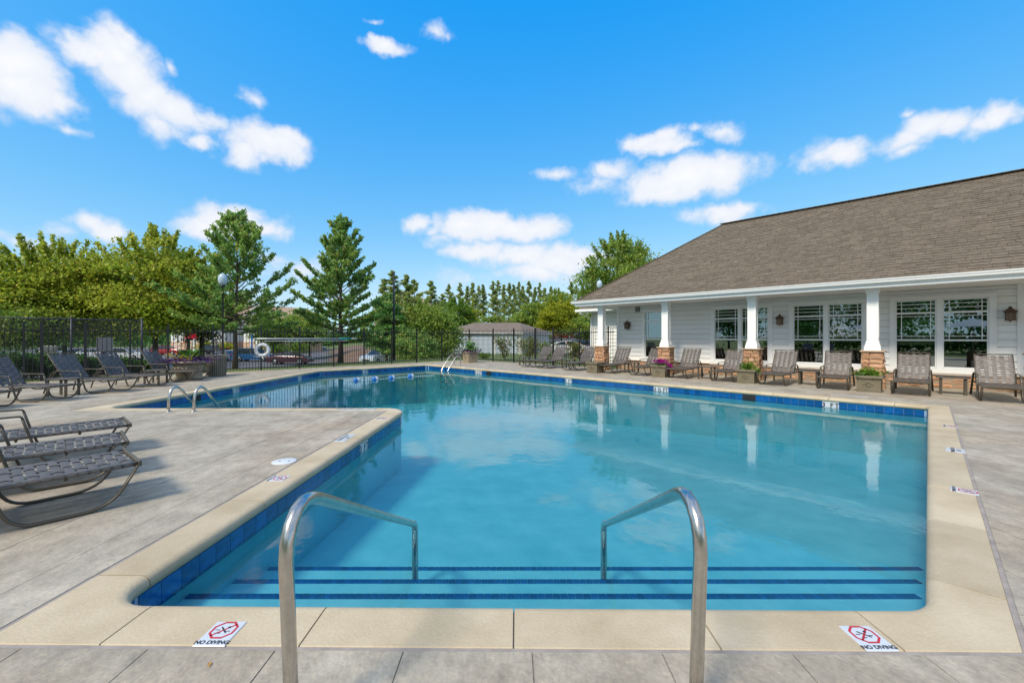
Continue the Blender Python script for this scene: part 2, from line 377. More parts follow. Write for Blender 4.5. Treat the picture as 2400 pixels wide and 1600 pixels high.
M['globe'] = mat('lamp_globe', (.42,.54,.64), rough=.15, spec=.7)
M['can'] = mat('can_slat', (.19,.17,.13), rough=.55, var=.15)
M['rubber'] = mat('tyre_rubber', (.015,.015,.016), rough=.8)
M['rim'] = mat('wheel_rim', (.45,.46,.48), rough=.3, metal=.6)
M['cglass'] = mat('car_glass', (.015,.02,.025), rough=.06, spec=.8)
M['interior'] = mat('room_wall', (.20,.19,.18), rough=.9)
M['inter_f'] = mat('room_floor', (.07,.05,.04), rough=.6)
M['peach'] = mat('peach_siding', (.55,.36,.24), rough=.8, var=.05)
M['awall'] = mat('apartment_wall', (.68,.68,.66), rough=.8, var=.04)
M['aroof'] = mat('apartment_roof', (.46,.31,.21), rough=.9, var=.12, vscale=1)
M['garwall'] = mat('garage_siding', (.58,.58,.57), rough=.7, var=.04, rand=.03)
M['gdoor'] = mat('garage_door', (.52,.60,.70), rough=.6, var=.03)
M['umb'] = mat('umbrella_canvas', (.45,.55,.66), rough=.8, transl=.3)
M['wood'] = mat('umbrella_pole', (.20,.13,.08), rough=.6)
def watermat():
    m = bpy.data.materials.new('pool_water'); m.use_nodes = True; nt = m.node_tree; L = nt.links; N = nt.nodes.new; nt.nodes.clear()
    out = N('ShaderNodeOutputMaterial'); gl = N('ShaderNodeBsdfGlossy'); gl.inputs['Roughness'].default_value = .015
    tr = N('ShaderNodeBsdfTransparent'); fr = N('ShaderNodeFresnel'); fr.inputs[0].default_value = 1.47; ms = N('ShaderNodeMixShader')
    tc = N('ShaderNodeTexCoord'); mp = N('ShaderNodeMapping'); mp.inputs['Scale'].default_value = (1, .8, 1); L.new(tc.outputs['Object'], mp.inputs[0])
    n1 = N('ShaderNodeTexNoise'); n1.inputs['Scale'].default_value = 3.2; n1.inputs['Detail'].default_value = 3; L.new(mp.outputs[0], n1.inputs['Vector'])
    n2 = N('ShaderNodeTexNoise'); n2.inputs['Scale'].default_value = 15; n2.inputs['Detail'].default_value = 4; L.new(mp.outputs[0], n2.inputs['Vector'])
    # wind comes and goes: ripples are stronger in some patches
    n3 = N('ShaderNodeTexNoise'); n3.inputs['Scale'].default_value = .35; n3.inputs['Detail'].default_value = 2; L.new(mp.outputs[0], n3.inputs['Vector'])
    mr = N('ShaderNodeMapRange'); L.new(n3.outputs['Fac'], mr.inputs[0]); mr.inputs[1].default_value = .35; mr.inputs[2].default_value = .7; mr.inputs[3].default_value = .35; mr.inputs[4].default_value = 1.3
    s = N('ShaderNodeMath'); s.operation = 'MULTIPLY_ADD'; L.new(n2.outputs['Fac'], s.inputs[0]); s.inputs[1].default_value = .16; L.new(n1.outputs['Fac'], s.inputs[2])
    s2 = N('ShaderNodeMath'); s2.operation = 'MULTIPLY'; L.new(s.outputs[0], s2.inputs[0]); L.new(mr.outputs[0], s2.inputs[1])
    bp = N('ShaderNodeBump'); bp.inputs['Strength'].default_value = .6; bp.inputs['Distance'].default_value = .007; L.new(s2.outputs[0], bp.inputs['Height'])
    L.new(bp.outputs[0], gl.inputs['Normal']); L.new(bp.outputs[0], fr.inputs['Normal'])
    L.new(fr.outputs[0], ms.inputs[0]); L.new(tr.outputs[0], ms.inputs[1]); L.new(gl.outputs[0], ms.inputs[2]); L.new(ms.outputs[0], out.inputs['Surface'])
    va = N('ShaderNodeVolumeAbsorption'); va.inputs['Color'].default_value = (.0,.84,.90,1); va.inputs['Density'].default_value = .13; L.new(va.outputs[0], out.inputs['Volume'])
    return m
M['water'] = watermat()
def glassmat():
    m = bpy.data.materials.new('window_glass'); m.use_nodes = True; nt = m.node_tree; L = nt.links; N = nt.nodes.new; nt.nodes.clear()
    out = N('ShaderNodeOutputMaterial'); gl = N('ShaderNodeBsdfGlossy'); gl.inputs['Roughness'].default_value = .01; gl.inputs['Color'].default_value = (.85,.93,.95,1)
    tr = N('ShaderNodeBsdfTransparent'); tr.inputs['Color'].default_value = (.30,.34,.34,1)
    fr = N('ShaderNodeFresnel'); fr.inputs[0].default_value = 1.47; ma = N('ShaderNodeMath'); ma.operation = 'MULTIPLY_ADD'; L.new(fr.outputs[0], ma.inputs[0]); ma.inputs[1].default_value = 1.3; ma.inputs[2].default_value = .22; ma.use_clamp = True
    ms = N('ShaderNodeMixShader'); L.new(ma.outputs[0], ms.inputs[0]); L.new(tr.outputs[0], ms.inputs[1]); L.new(gl.outputs[0], ms.inputs[2]); L.new(ms.outputs[0], out.inputs['Surface'])
    return m
M['glass'] = glassmat()
G = random.Random(11)
RNG = np.random.default_rng(7)
# ------------------------------------------------------------------ pool outline (inner lip of the coping), metres
WATER_Z = -0.217
V = [(-2.13,2.22),(2.15,2.175),(8.45,8.50),(-4.35,21.45),(-8.1,17.75),(-8.1,8.30),(-2.06,8.33)]
RAD = [.19,.32,.08,.15,.35,.35,.48]
CW = .31
def off_line(i, o):
    a, b = V[i], V[(i+1) % 7]; d = Vector((b[0]-a[0], b[1]-a[1])).normalized(); n = Vector((d.y, -d.x))   # outward (right of travel, CCW)
    return Vector(a)+n*o, d, n
def off_corner(i, o):
    p, d, n = off_line((i-1) % 7, o); q, e, m = off_line(i, o)
    den = d.x*e.y-d.y*e.x; t = ((q.x-p.x)*e.y-(q.y-p.y)*e.x)/den; return p+d*t
OUT = [off_corner(i, CW) for i in range(7)]
JO = .335
OUTJ = [off_corner(i, JO) for i in range(7)]
# paired path: inner point, outward normal (inner), outer point
PATH = []
for i in range(7):
    p = Vector(V[i]); dp = (Vector(V[i-1])-p).normalized(); dn = (Vector(V[(i+1) % 7])-p).normalized()
    ang = dp.angle(dn); r = RAD[i]; tl = r/math.tan(ang/2); bis = (dp+dn).normalized(); c = p+bis*(r/math.sin(ang/2))
    cr = (-dp.x)*dn.y-(-dp.y)*dn.x; convex = cr > 0
    p0 = p+dp*tl; p1 = p+dn*tl
    a0 = math.atan2(p0.y-c.y, p0.x-c.x); a1 = math.atan2(p1.y-c.y, p1.x-c.x)
    da = (a1-a0+math.pi) % (2*math.pi)-math.pi; n = 6 if r < .2 else 10
    _, d_prev, n_prev = off_line((i-1) % 7, 0); _, d_next, n_next = off_line(i, 0)
    q0 = p0+n_prev*CW; q1 = p1+n_next*CW; oc = OUT[i]
    for k in range(n+1):
        t = k/n; a = a0+da*t; ip = c+Vector((math.cos(a), math.sin(a)))*r
        nr = (ip-c).normalized()*(1 if convex else -1)
        if convex: op = q0.lerp(oc, t*2) if t <= .5 else oc.lerp(q1, t*2-1)
        else: op = oc if r > .4 else ip+nr*CW
        if not convex:
            op = q0.lerp(oc, min(1, t*2.2)) if t <= .5 else oc.lerp(q1, max(0, (t-.5)*2.2-.1))
        PATH.append((ip, nr, op))
def path_len():
    L = [0]
    for i in range(len(PATH)): L.append(L[-1]+(PATH[(i+1) % len(PATH)][0]-PATH[i][0]).length)
    return L
PL = path_len(); PTOT = PL[-1]
def at_len(s):
    s %= PTOT
    for i in range(len(PATH)):
        if PL[i+1] >= s:
            t = (s-PL[i])/max(1e-9, PL[i+1]-PL[i]); a = PATH[i]; b = PATH[(i+1) % len(PATH)]
            return a[0].lerp(b[0], t), a[1].lerp(b[1], t).normalized(), a[2].lerp(b[2], t), i
def path_between(s0, s1):
    out = [at_len(s0)[:3]]
    for i in range(len(PATH)):
        for k in (0, 1):
            s = PL[i]+k*PTOT
            if s0+1e-3 < s < s1-1e-3: out.append(PATH[i])
    # keep order along the path
    out2 = [out[0]]+[PATH[i % len(PATH)] for i in range(2*len(PATH)) if s0+1e-3 < PL[i % len(PATH)]+(PTOT if i >= len(PATH) else 0) < s1-1e-3]
    out2.append(at_len(s1)[:3]); return out2

# ------------------------------------------------------------------ coping
coping = empty('pool_coping', (0, 0, 0)); coping['kind'] = 'structure'
def coping_slab(s0, s1):
    pts = path_between(s0, s1); prof = [(.004,-.066),(0,-.052),(0.002,-.036),(.010,-.020),(.024,-.008),(.042,-.002),(.06,0),(.5,0.0),(.985,0.0),(1,-.006),(1,-.055),(.18,-.092),(.07,-.092),(.03,-.09),(.012,-.080)]
    vs = []; fs = []; m = len(prof)
    for (ip, nr, op) in pts:
        wid = (op-ip).length; dr = (op-ip)/max(wid, 1e-6)
        for (o, z) in prof:
            # first few profile values are metres from the lip, the others share the width
            w = o if o < .19 and o not in (.5,) else o*wid
            if o in (.5,.985,1): w = o*wid
            q = ip+dr*w; vs.append((q.x, q.y, z))
    for i in range(len(pts)-1):
        for k in range(m):
            l = (k+1) % m; fs.append((i*m+k, i*m+l, (i+1)*m+l, (i+1)*m+k))
    mb = MB(); mb.add(vs, fs, 0, False); e = len(pts)-1
    mb.add(vs[:m], [tuple(range(m-1,-1,-1))]); mb.add(vs[e*m:e*m+m], [tuple(range(m))])
    o = mb.build('coping_slab', M['coping'], coping); 
    for p in o.data.polygons:
        if abs(p.normal.z) < .999 and len(p.vertices) == 4: p.use_smooth = True
    return o
# joints measured on the near side, then about every 1.05 m round the pool
def len_at(xy):
    best = None
    for i in range(len(PATH)):
        a = PATH[i][0]; b = PATH[(i+1) % len(PATH)][0]; ab = b-a; t = max(0, min(1, (Vector(xy)-a).dot(ab)/max(1e-9, ab.length_squared)))
        d = (a+ab*t-Vector(xy)).length
        if best is None or d < best[0]: best = (d, PL[i]+ab.length*t)
    return best[1]
J = [len_at((x, 2.2)) for x in (-1.88,-.965,.01,.945,1.76)]
J += [len_at((2.42,2.45))]
s_end = len_at((-2.17, 2.46)) 
n_mid = int(round((s_end-J[-1])/1.12)); step = (s_end-J[-1])/n_mid; s0 = J[-1]
J += [s0+step*k for k in range(1, n_mid+1)]
J = sorted(J); J.append(J[0]+PTOT)
for a, b in zip(J[:-1], J[1:]): coping_slab(a+.004, b-.004)
mb = MB(); n = len(PATH)       # bed under the slabs, seen as the dark joints, and the mastic ring round them
vs = []; fs = []
for (ip, nr, op) in PATH:
    d = (op-ip).normalized(); a = ip+d*.05; b = op+d*.0
    for q, z in ((a,-.05),(a,-.0095),(b,-.0095),(b,-.05)): vs.append((q.x, q.y, z))
for i in range(n):
    j = (i+1) % n
    for k in range(3): fs.append((i*4+k, i*4+k+1, j*4+k+1, j*4+k))
mb.add(vs, fs); mb.build('coping_bed', M['deckbase'], coping)
mb = MB(); vs = []; fs = []
for i in range(7):
    a = OUT[i]; b = off_corner(i, JO+.004); vs += [(a.x, a.y, -.004), (b.x, b.y, -.004)]
for i in range(7): j = (i+1) % 7; fs.append((i*2, i*2+1, j*2+1, j*2))
mb.add(vs, fs); mb.build('expansion_joint', M['mastic'], coping)

# ------------------------------------------------------------------ pool shell
def wall_pt(e, o=.03): return e[0]+e[1]*o
shell = empty('pool_basin', (0, 0, 0)); shell['kind'] = 'structure'
FZ0, FZ1 = -.82, -1.95
def floor_z(y): return FZ0+(FZ1-FZ0)*(y-3.6)/(21.5-3.6) if y > 3.6 else FZ0
mb = MB(); vs = []; fs = []
for e in PATH:
    q = wall_pt(e); vs += [(q.x, q.y, -.07), (q.x, q.y, -2.0)]
for i in range(n): j = (i+1) % n; fs.append((i*2+1, i*2, j*2, j*2+1))
mb.add(vs, fs, 0, False); mb.build('pool_wall', M['plaster'], shell)
mb = MB(); mb.add([(x, y, floor_z(y)) for y in (1.9, 3.6) for x in (-9, 9)]+[(x, 22, floor_z(22)) for x in (-9, 9)], [(0,1,3,2),(2,3,5,4)])
mb.build('pool_floor', M['plaster'], shell)
# waterline tiles, one by one along the wall
WL = [0]; WPTS = [wall_pt(e, .03) for e in PATH]
for i in range(n): WL.append(WL[-1]+(WPTS[(i+1) % n]-WPTS[i]).length)
WTOT = WL[-1]
def at_wall(s):
    s %= WTOT
    for i in range(n):
        if WL[i+1] >= s:
            t = (s-WL[i])/max(1e-9, WL[i+1]-WL[i]); return WPTS[i].lerp(WPTS[(i+1) % n], t), PATH[i][1].lerp(PATH[(i+1) % n][1], t).normalized()
NT = round(WTOT/.1545); TP = WTOT/NT
tile_spots = [(*at_wall((k+.5)*TP), k) for k in range(NT)]
tm = MB(); tm.box((0,0,0), (TP-.0035,.012,.150), bev=.003)
t0 = tm.build('tile', M['tile']); tile_me = t0.data; bpy.data.objects.remove(t0)
MARKS = [(1958,'3 FT'),(1557,'3 ½ FT'),(1333,'4 FT'),(1127,'4 ½ FT'),(862,'5 FT'),(705,'5 FT'),(558,'5 FT')]
def facing(q, nr): return (Vector((0,0))-q).dot(-nr) > 0
def near_px(px, cond): return min((e for e in tile_spots if cond(e[0]) and facing(e[0], e[1])), key=lambda e: abs(e[0].x/e[0].y*F+1200-px))
def farwall(px): return near_px(px, lambda q: q.y > 5 and ((px > 1015 and q.x+q.y > 16.4) or (px < 1015 and (q.x-q.y < -15 and q.x < -4))))
used_k = set(); mark_pos = []; skim = []
def take(e, cnt):
    ks = [(e[2]+j) % NT for j in range(cnt)]; used_k.update(ks); c = at_wall((ks[0]+cnt/2)*TP); return (c[0], c[1], 0)
for px, txt in MARKS: mark_pos.append((take(farwall(px), 3 if len(txt) > 4 else 2), txt))
e = min((e for e in tile_spots if -2.4 < e[0].x < -1.9 and 3 < e[0].y < 7.8), key=lambda e: abs(e[0].x/e[0].y*F+1200-853)); mark_pos.append((take(e, 2), '3 FT'))
for px in (1147, 1770, 467): skim.append(take(near_px(px, lambda q: q.y > 5 and ((px > 1015 and q.x+q.y > 16.4) or (px < 1015 and q.x < -8))), 2))
far = MB(); tl = []
for q, nr, k in tile_spots:
    if k in used_k: continue
    tl.append((q.length if (facing(q, nr)) else q.length+40, q, nr))
tl.sort(key=lambda t: t[0])
for k, (dd, q, nr) in enumerate(tl):
    rz = math.atan2(nr.y, nr.x)-math.pi/2; c = q-nr*.0015
    if k < 300: inst('tile', tile_me, shell, (c.x, c.y, -.166), (0, 0, rz))
    else: far.box((c.x, c.y, -.166), (TP-.0035,.012,.150), rz)
far.build('waterline_tiles', M['tile'], shell, kind='stuff')
mb = MB(); vs = []; fs = []       # grout band behind the tiles
for e in PATH:
    q = wall_pt(e, .0285); vs += [(q.x, q.y, -.085), (q.x, q.y, -.243)]
for i in range(n): j = (i+1) % n; fs.append((i*2+1, i*2, j*2, j*2+1))
mb.add(vs, fs); mb.build('tile_grout', M['grout'], shell)
def text_mesh(txt, size, name='lettering', bold=.0, space=1.0):
    c = bpy.data.curves.new(name, 'FONT'); c.body = txt; c.size = size; c.align_x = 'CENTER'; c.align_y = 'CENTER'; c.extrude = .0004; c.offset = bold; c.space_character = space
    o = bpy.data.objects.new(name, c); COL.objects.link(o); bpy.context.view_layer.update()
    dg = bpy.context.evaluated_depsgraph_get(); me = bpy.data.meshes.new_from_object(o.evaluated_get(dg)); bpy.data.objects.remove(o); me.name = name
    return me
def lettering(txt, size, m, parent, mw, bold=0.0, space=1.0):
    me = text_mesh(txt, size, bold=bold, space=space); me.materials.clear(); me.materials.append(m)
    o = bpy.data.objects.new('lettering', me); link(o, parent); o.matrix_local = mw; return o
for (b, txt) in mark_pos:
    q, nr, s = b; rz = math.atan2(nr.y, nr.x)-math.pi/2; c = q-nr*.0015
    Tm = Matrix.Translation((c.x, c.y, -.166)) @ Matrix.Rotation(rz, 4, 'Z')
    nt_ = 3 if len(txt) > 4 else 2
    mt = empty('depth_marker', (c.x, c.y, -.166), rz)
    COL.objects.unlink(mt); link(mt, shell)
    for k in range(nt_):
        mb = MB(); mb.box(((k-(nt_-1)/2)*.1535, -.001, 0), (.1515,.012,.150), bev=.003); mb.build('tile', M['tile_w'], mt)
    R = Matrix.Translation((0,-.0085,-.004)) @ Matrix.Rotation(math.pi/2, 4, 'X')
    lettering(txt, .135, M['ink'], mt, R, bold=.0035, space=1.12 if nt_ == 3 else 1.35)
for q, nr, s in skim:
    rz = math.atan2(nr.y, nr.x)-math.pi/2; mb = MB(); mb.box((0,.0,0), (.306,.02,.15)); mb.build('skimmer_opening', M['dark'], shell, loc=(q.x-nr.x*.004, q.y-nr.y*.004, -.168), rz=rz)

# steps with blue nosing tiles
steps = empty('pool_steps', (0, 2.3, 0)); steps['kind'] = 'structure'
STEP = [(2.80,-.317),(3.26,-.487),(3.71,-.637)]
tm = MB(); tm.box((0,0,0), (.0475,.052,.006)); t0 = tm.build('nosing_tile', M['tile']); nos_me = t0.data; bpy.data.objects.remove(t0)
prev = 2.0
for (Yn, z) in STEP:
    mb = MB(); pl = [(-2.19,2.0),(2.0,2.0),(Yn+.02-.04,Yn),(-2.19,Yn)]
    mb.prism([(x, y-2.3) for x, y in pl], -1.3, z); mb.build('step', M['plaster'], steps)
    x = -2.13
    while x < Yn-.10:
        inst('nosing_tile', nos_me, steps, (x, Yn-.03-2.3, z+.0022)); x += .0505

# water
WP = [wall_pt(e, .045) for e in PATH]
mb = MB(); mb.prism([(q.x, q.y) for q in WP], -2.2, WATER_Z); mb.build('pool_water', M['water'], kind='structure')

# ------------------------------------------------------------------ deck of stamped boards
deck = empty('pool_deck', (0, 0, 0)); deck['kind'] = 'structure'
oj = OUTJ
def hp(i, side):      # half plane a*x+b*y<=c on the outside (side=1) of edge i
    p, d, nn = off_line(i, JO)
    a, b = -nn.x*side, -nn.y*side; return (a, b, a*p.x+b*p.y)
FL = 28.3; FR = 23.45
fence_l = (-1, 1, FL); fence_r = (1, 1, FR); 
def box_(x0, y0, x1, y1): return [(1,0,x1),(-1,0,-x0),(0,1,y1),(0,-1,-y0)]
pieces = [
    box_(-18,-7,22,30)+[hp(0, 1)],
    box_(-18,-7,22,30)+[hp(0,-1), hp(6, 1), hp(5, 1), fence_l, (1,0,OUTJ[6].x)],
    box_(-18,-7,22,30)+[hp(5,-1), hp(4, 1), fence_l],
    box_(-18,-7,22,30)+[hp(5,-1), hp(4,-1), hp(3, 1), fence_l, hp(2,-1)],
    box_(-18,-7,22,30)+[hp(2, 1), fence_l, fence_r],
    box_(-18,-7,22,30)+[hp(0,-1), hp(1, 1), hp(2,-1)],
]
PW, PLn = .575, 6.9
planks = []
x = .09-.575*32
ix = 0
while x < 22:
    y = -7+((ix*0.37) % 1)*PLn-PLn; 
    while y < 30:
        g = .0028
        base = [(x+g, y+g), (x+PW-g, y+g), (x+PW-g, y+PLn-g), (x+g, y+PLn-g)]
        polys = []
        for pc in pieces:
            pol = base
            for (a, b, c) in pc:
                pol = clip(pol, a, b, c)
                if len(pol) < 3: break
            if len(pol) >= 3:
                ar = abs(sum(pol[i][0]*pol[(i+1) % len(pol)][1]-pol[(i+1) % len(pol)][0]*pol[i][1] for i in range(len(pol)))/2)
                if ar > 4e-4: polys.append(pol)
        if polys:
            cx = sum(p[0] for p in polys[0])/len(polys[0]); cy = sum(p[1] for p in polys[0])/len(polys[0])
            ymax = max(p[1] for q in polys for p in q); xa = min(abs(p[0]) for q in polys for p in q)
            seen = ymax > 1.6 and xa < 1.25*ymax
            planks.append(((0 if seen else 100)+math.hypot(cx, cy), polys))
        y += PLn
    x += PW; ix += 1
planks.sort(key=lambda t: t[0])
rest = MB()
for k, (d, polys) in enumerate(planks):
    mb = MB() if k < 290 else rest
    zt = G.uniform(-.0007, .0007)
    done = []
    for pol in polys:
        mb.prism(pol, -.03, zt)
    if k < 290: mb.build('board', M['deck'], deck)
rest.build('deck_boards', M['deck'], deck, kind='stuff')
# the dark bed in the joints: same regions, one sheet lower, without holes where the pool is
mb = MB()
for pc in pieces:
    pol = [(-18,-7),(22,-7),(22,30),(-18,30)]
    for (a, b, c) in pc: pol = clip(pol, a, b, c)
    if len(pol) >= 3: mb.prism(pol, -.2, -.0045)
mb.build('joint_bed', M['deckbase'], deck)

# ------------------------------------------------------------------ marker tiles set in the coping
def no_diving(loc, rz, label, size=.145, octo=True):
    t = empty('no_diving_tile', loc, rz, label, 'tile', 'marker tiles set in the pool edge')
    mb = MB(); mb.box((0,0,0), (size, size*1.12, .008), bev=.002); mb.build('plate', M['tile_w'], t)
    r = size*.36; mb = MB(); cy = size*.14
    oct_o = [(r*1.18*math.cos(math.pi/8+k*math.pi/4), cy+r*1.18*math.sin(math.pi/8+k*math.pi/4)) for k in range(8)]
    oct_i = [(r*.98*math.cos(math.pi/8+k*math.pi/4), cy+r*.98*math.sin(math.pi/8+k*math.pi/4)) for k in range(8)]
    vs = [(a, b, .0052) for a, b in oct_o]+[(a, b, .0052) for a, b in oct_i]
    mb.add(vs, [(k, (k+1) % 8, (k+1) % 8+8, k+8) for k in range(8)])
    for a in (math.pi/4,):
        mb.box((0, cy, .0046), (r*2.1, r*.16, .0012), a)
    mb.build('octagon_mark', M['red'], t)
    mb = MB()
    mb.box((0, cy, .005), (r*1.1, r*.10, .0016), -.75); mb.box((r*.3, cy+r*.34, .005), (r*.22, r*.22, .0016), .3)
    mb.box((-r*.3, cy-r*.42, .005), (r*.5, r*.06, .0016), .1); mb.box((r*.45, cy-r*.15, .005), (r*.4, r*.05, .0016), 0); mb.box((-r*.55, cy+.0, .005), (r*.4, r*.05, .0016), 0)
    mb.build('diver_mark', M['ink'], t)
    lettering('NO DIVING', size*.205, M['ink'], t, Matrix.Translation((0, -size*.42, .0046)), bold=.0009)
    return t
no_diving((-1.375,1.975,.0005), 0, 'white NO DIVING tile in the near pool edge left of the left handrail')
no_diving((1.655,1.945,.0005), 0, 'white NO DIVING tile in the near pool edge right of the right handrail')
def text_tile(loc, rz, lines, label, w=.30, h=.15, sz=.075):
    t = empty('marker_tile', loc, rz, label, 'tile', 'marker tiles set in the pool edge')
    mb = MB(); mb.box((0,0,0), (w, h, .008), bev=.002); mb.build('plate', M['tile_w'], t)
    for k, ln in enumerate(lines): lettering(ln, sz, M['ink'], t, Matrix.Translation((0, (len(lines)-1)*sz*.5-k*sz, .0046)), bold=.0012)
    return t
p = P(809,1026); a_left = math.radians(90)
text_tile((p.x, p.y, .0005), a_left+math.pi, ['3 FT', 'NO DIVING'], 'long 3 FT NO DIVING tile on the left pool edge, beyond the skimmer lid', .42, .15, .062)
p = P(645,1121); no_diving((-2.32, p.y, .0005), -math.pi/2, 'small NO DIVING tile on the left pool edge near the skimmer lid', .15)
p = P(2239,1055); text_tile((p.x, p.y, .0005), math.radians(-135), ['3 FT', 'NO DIVING'], 'white tile with black lines of text on the right pool edge', .24, .17, .05)
p = P(2260,1150); no_diving((p.x, p.y, .0005), math.radians(-135), 'NO DIVING tile on the right pool edge, nearest the camera there', .16)
p = P(2227,999); no_diving((p.x, p.y, .0005), math.radians(-135), 'NO DIVING tile on the right pool edge by the far right pool corner', .15)
p = P(835,959.5); text_tile((p.x, p.y+.02, .0005), math.pi, ['3 FT  NO DIVING'], '3 FT NO DIVING strip near the rounded deck point', .75, .13, .10)
p = P(895,981); no_diving((-2.24, p.y, .0005), -math.pi/2, 'small NO DIVING tile on the left pool edge by the rounded deck point', .14)
for px, py, wh in ((1575,897,'before the magenta petunias'),(1990,927,'by the nearest pillar planter')):
    e = P(px, py); text_tile((e.x, e.y, .0005), math.radians(135), ['3 FT NO DIVING'], 'depth strip on the pool edge '+wh, .7, .12, .08)

# skimmer lid on the deck
p = P(666,1081); t = empty('skimmer_lid', (p.x, p.y, 0), 0, 'round white skimmer lid lying in the left deck beside the pool edge', 'lid')
mb = MB(); mb.lathe([(.128,0),(.128,.004),(.122,.006),(0.0001,.006)], 32); mb.build('lid_plate', M['whitepl'], t)
for hx_ in (-.05,.055): mb = MB(); mb.box((hx_,.0,.0065), (.02,.016,.002)); mb.build('finger_hole', M['dark'], t)

# ------------------------------------------------------------------ stainless rails
def entry_rail(x0, y0, x1, y1, label):
    t = empty('handrail', (x0, y0, 0), 0, label, 'handrail', 'stainless handrails over the pool steps')
    pr = [(0,0),(-.02,.30),(-.035,.60),(-.025,.745),(.06,.79),(.13,.782),(.24,.735)]
    L = y1-y0; pts = []
    prof = [(0,-.02),(-.02,.3),(-.038,.56)]
    curve = [(-.042,.62),(-.035,.68),(-.012,.735),(.03,.772),(.08,.785),(.13,.778),(.19,.755)]
    end = [(L-.10,-.065),(L-.05,-.085),(L-.015,-.115),(L,-.17)]
    allp = prof+curve+end+[(L+.004,-.63)]
    for (b, z) in allp:
        k = max(0, b)/L; pts.append((x0+(x1-x0)*k-x0, b, z))
    mb = MB(); mb.tube(pts, .0245, 20); mb.build('tube', M['steel'], t)
    mb = MB(); mb.lathe([(.052,0),(.052,.008),(.03,.022),(.026,.024)], 20); mb.build('escutcheon', M['steel'], t)
    mb = MB(); mb.lathe([(.052,0),(.052,.008),(.03,.022),(.026,.024)], 20, c=(x1-x0, L+.004, -.637)); mb.build('escutcheon', M['steel'], t)
entry_rail(-.782, 1.49, -.786, 3.39, 'left stainless steel handrail rising from the near deck over the pool steps')
entry_rail(.675, 1.54, .744, 3.39, 'right stainless steel handrail rising from the near deck over the pool steps')
def ladder(a, b, dirv, label, rad=.024, up=.46):
    """grab rails of a pool ladder: anchored in the deck at a and b, bending over the edge towards dirv"""
    t = empty('pool_ladder', (a.x, a.y, 0), 0, label, 'pool ladder')
    for q in (a, b):
        o = q-a; pts = [(0,0),(.01,up*.55),(.06,up*.86),(.14,up*.98),(.22,up*.96),(.32,up*.8),(.66,-.02),(.80,-.24),(.83,-.4),(.84,-1.1)]
        pts = [(o.x+dirv.x*u_, o.y+dirv.y*u_, z) for u_, z in pts]
        mb = MB(); mb.tube(smooth_path(pts, .08, 3), rad, 12); mb.build('grab_rail', M['steel'], t)
        mb = MB(); mb.lathe([(.055,0),(.05,.01),(.03,.02)], 14, c=(o.x, o.y, 0)); mb.build('escutcheon', M['steel'], t)
    for z in (-.45,-.75,-1.02):
        mb = MB(); o0 = dirv*.80; o1 = (b-a)+dirv*.80; mb.tube([(o0.x, o0.y, z), (o1.x, o1.y, z)], .02, 8); mb.build('rung', M['steel'], t)
ladder(Vector((-6.46,7.86)), Vector((-5.99,7.87)), Vector((0,1)), 'stainless pool ladder at the left, its two rails arching from the near deck')
dv = Vector((-.7071,-.7071)); ladder(Vector((-2.86,20.72)), Vector((-2.50,20.39)), dv, 'stainless pool ladder at the far side of the pool before the square flower planter', .022, .52)

# float line
t = empty('float_line', (0, 0, WATER_Z), 0, 'rope with four blue and white floats crossing the far end of the pool', 'float line')
r0 = P(809,895,WATER_Z); r1 = P(1018,880,WATER_Z); fl = [P(835.5,892,WATER_Z), P(879,889.3,WATER_Z), P(918,886.2,WATER_Z), P(963,882.5,WATER_Z)]
pts = [r0]+fl+[r1]; 
for i in range(4):
    c = fl[i]; d = (pts[i+2]-pts[i]).normalized()
    rot = Vector((0,0,1)).rotation_difference(d).to_matrix().to_4x4()
    Tm = Matrix.Translation((c.x, c.y, .015)) @ rot
    mb = MB(); prof = [(.02,-.14),(.06,-.125),(.095,-.08),(.105,0),(.105,.001)]; mb.lathe(prof, 14, 0, M=Tm)
    prof = [(.105,.001),(.105,.002),(.095,.08),(.06,.125),(.02,.14)]; mb.lathe(prof, 14, 1, M=Tm); mb.build('float', [M['bluepl'], M['whitepl']], t)
mb = MB()
for a, b in zip(pts[:-1], pts[1:]):
    nseg = int((b-a).length/.09)
    for k in range(nseg):
        c = a.lerp(b, (k+.5)/nseg); mb.box((c.x, c.y, .012), (.05,.022,.03), math.atan2(b.y-a.y, b.x-a.x))
mb.build('rope', M['whitepl'], t, kind='stuff')
# ------------------------------------------------------------------ clubhouse
DW = 16.62; DE = 14.85; S0 = -10.0; S1 = 6.5
house = empty('clubhouse', SD(S0, DW), FROT, 'white clapboard clubhouse with brown shingle roof and pillared porch facing the pool', 'building')
def hl(s, d): return s-S0, d-DW          # local coordinates
SOF = 2.74; BASE = .41
def z_at(px, py, d):
    r = (px-1200)/F; Y = d/(NV.x*r+NV.y); return CAM_H+(HOR-py)/F*Y
# windows: (s0, s1, zbottom, ztop, units as (g0, g1))
def win(px0, px1, glass, name):
    return dict(s0=s_of(px0, DW), s1=s_of(px1, DW), g=[(s_of(a, DW), s_of(b, DW)) for a, b in glass])
WINS = [dict(s0=s_of(1505.6, DW), s1=s_of(1505.6, DW)+1.10, g=[(s_of(1511.5, DW), s_of(1511.5, DW)+.88)]),
        win(1666, 1811.7, [(1674.5, 1731.5), (1738, 1801.5)], ''),
        win(1848.7, 2037, [(1859, 1932), (1941, 2022)], ''),
        win(2085, 2336, [(2098, 2195.4), (2208, 2318)], '')]
ZT, ZB, GT, GB = 2.57, .42, 2.45, .545
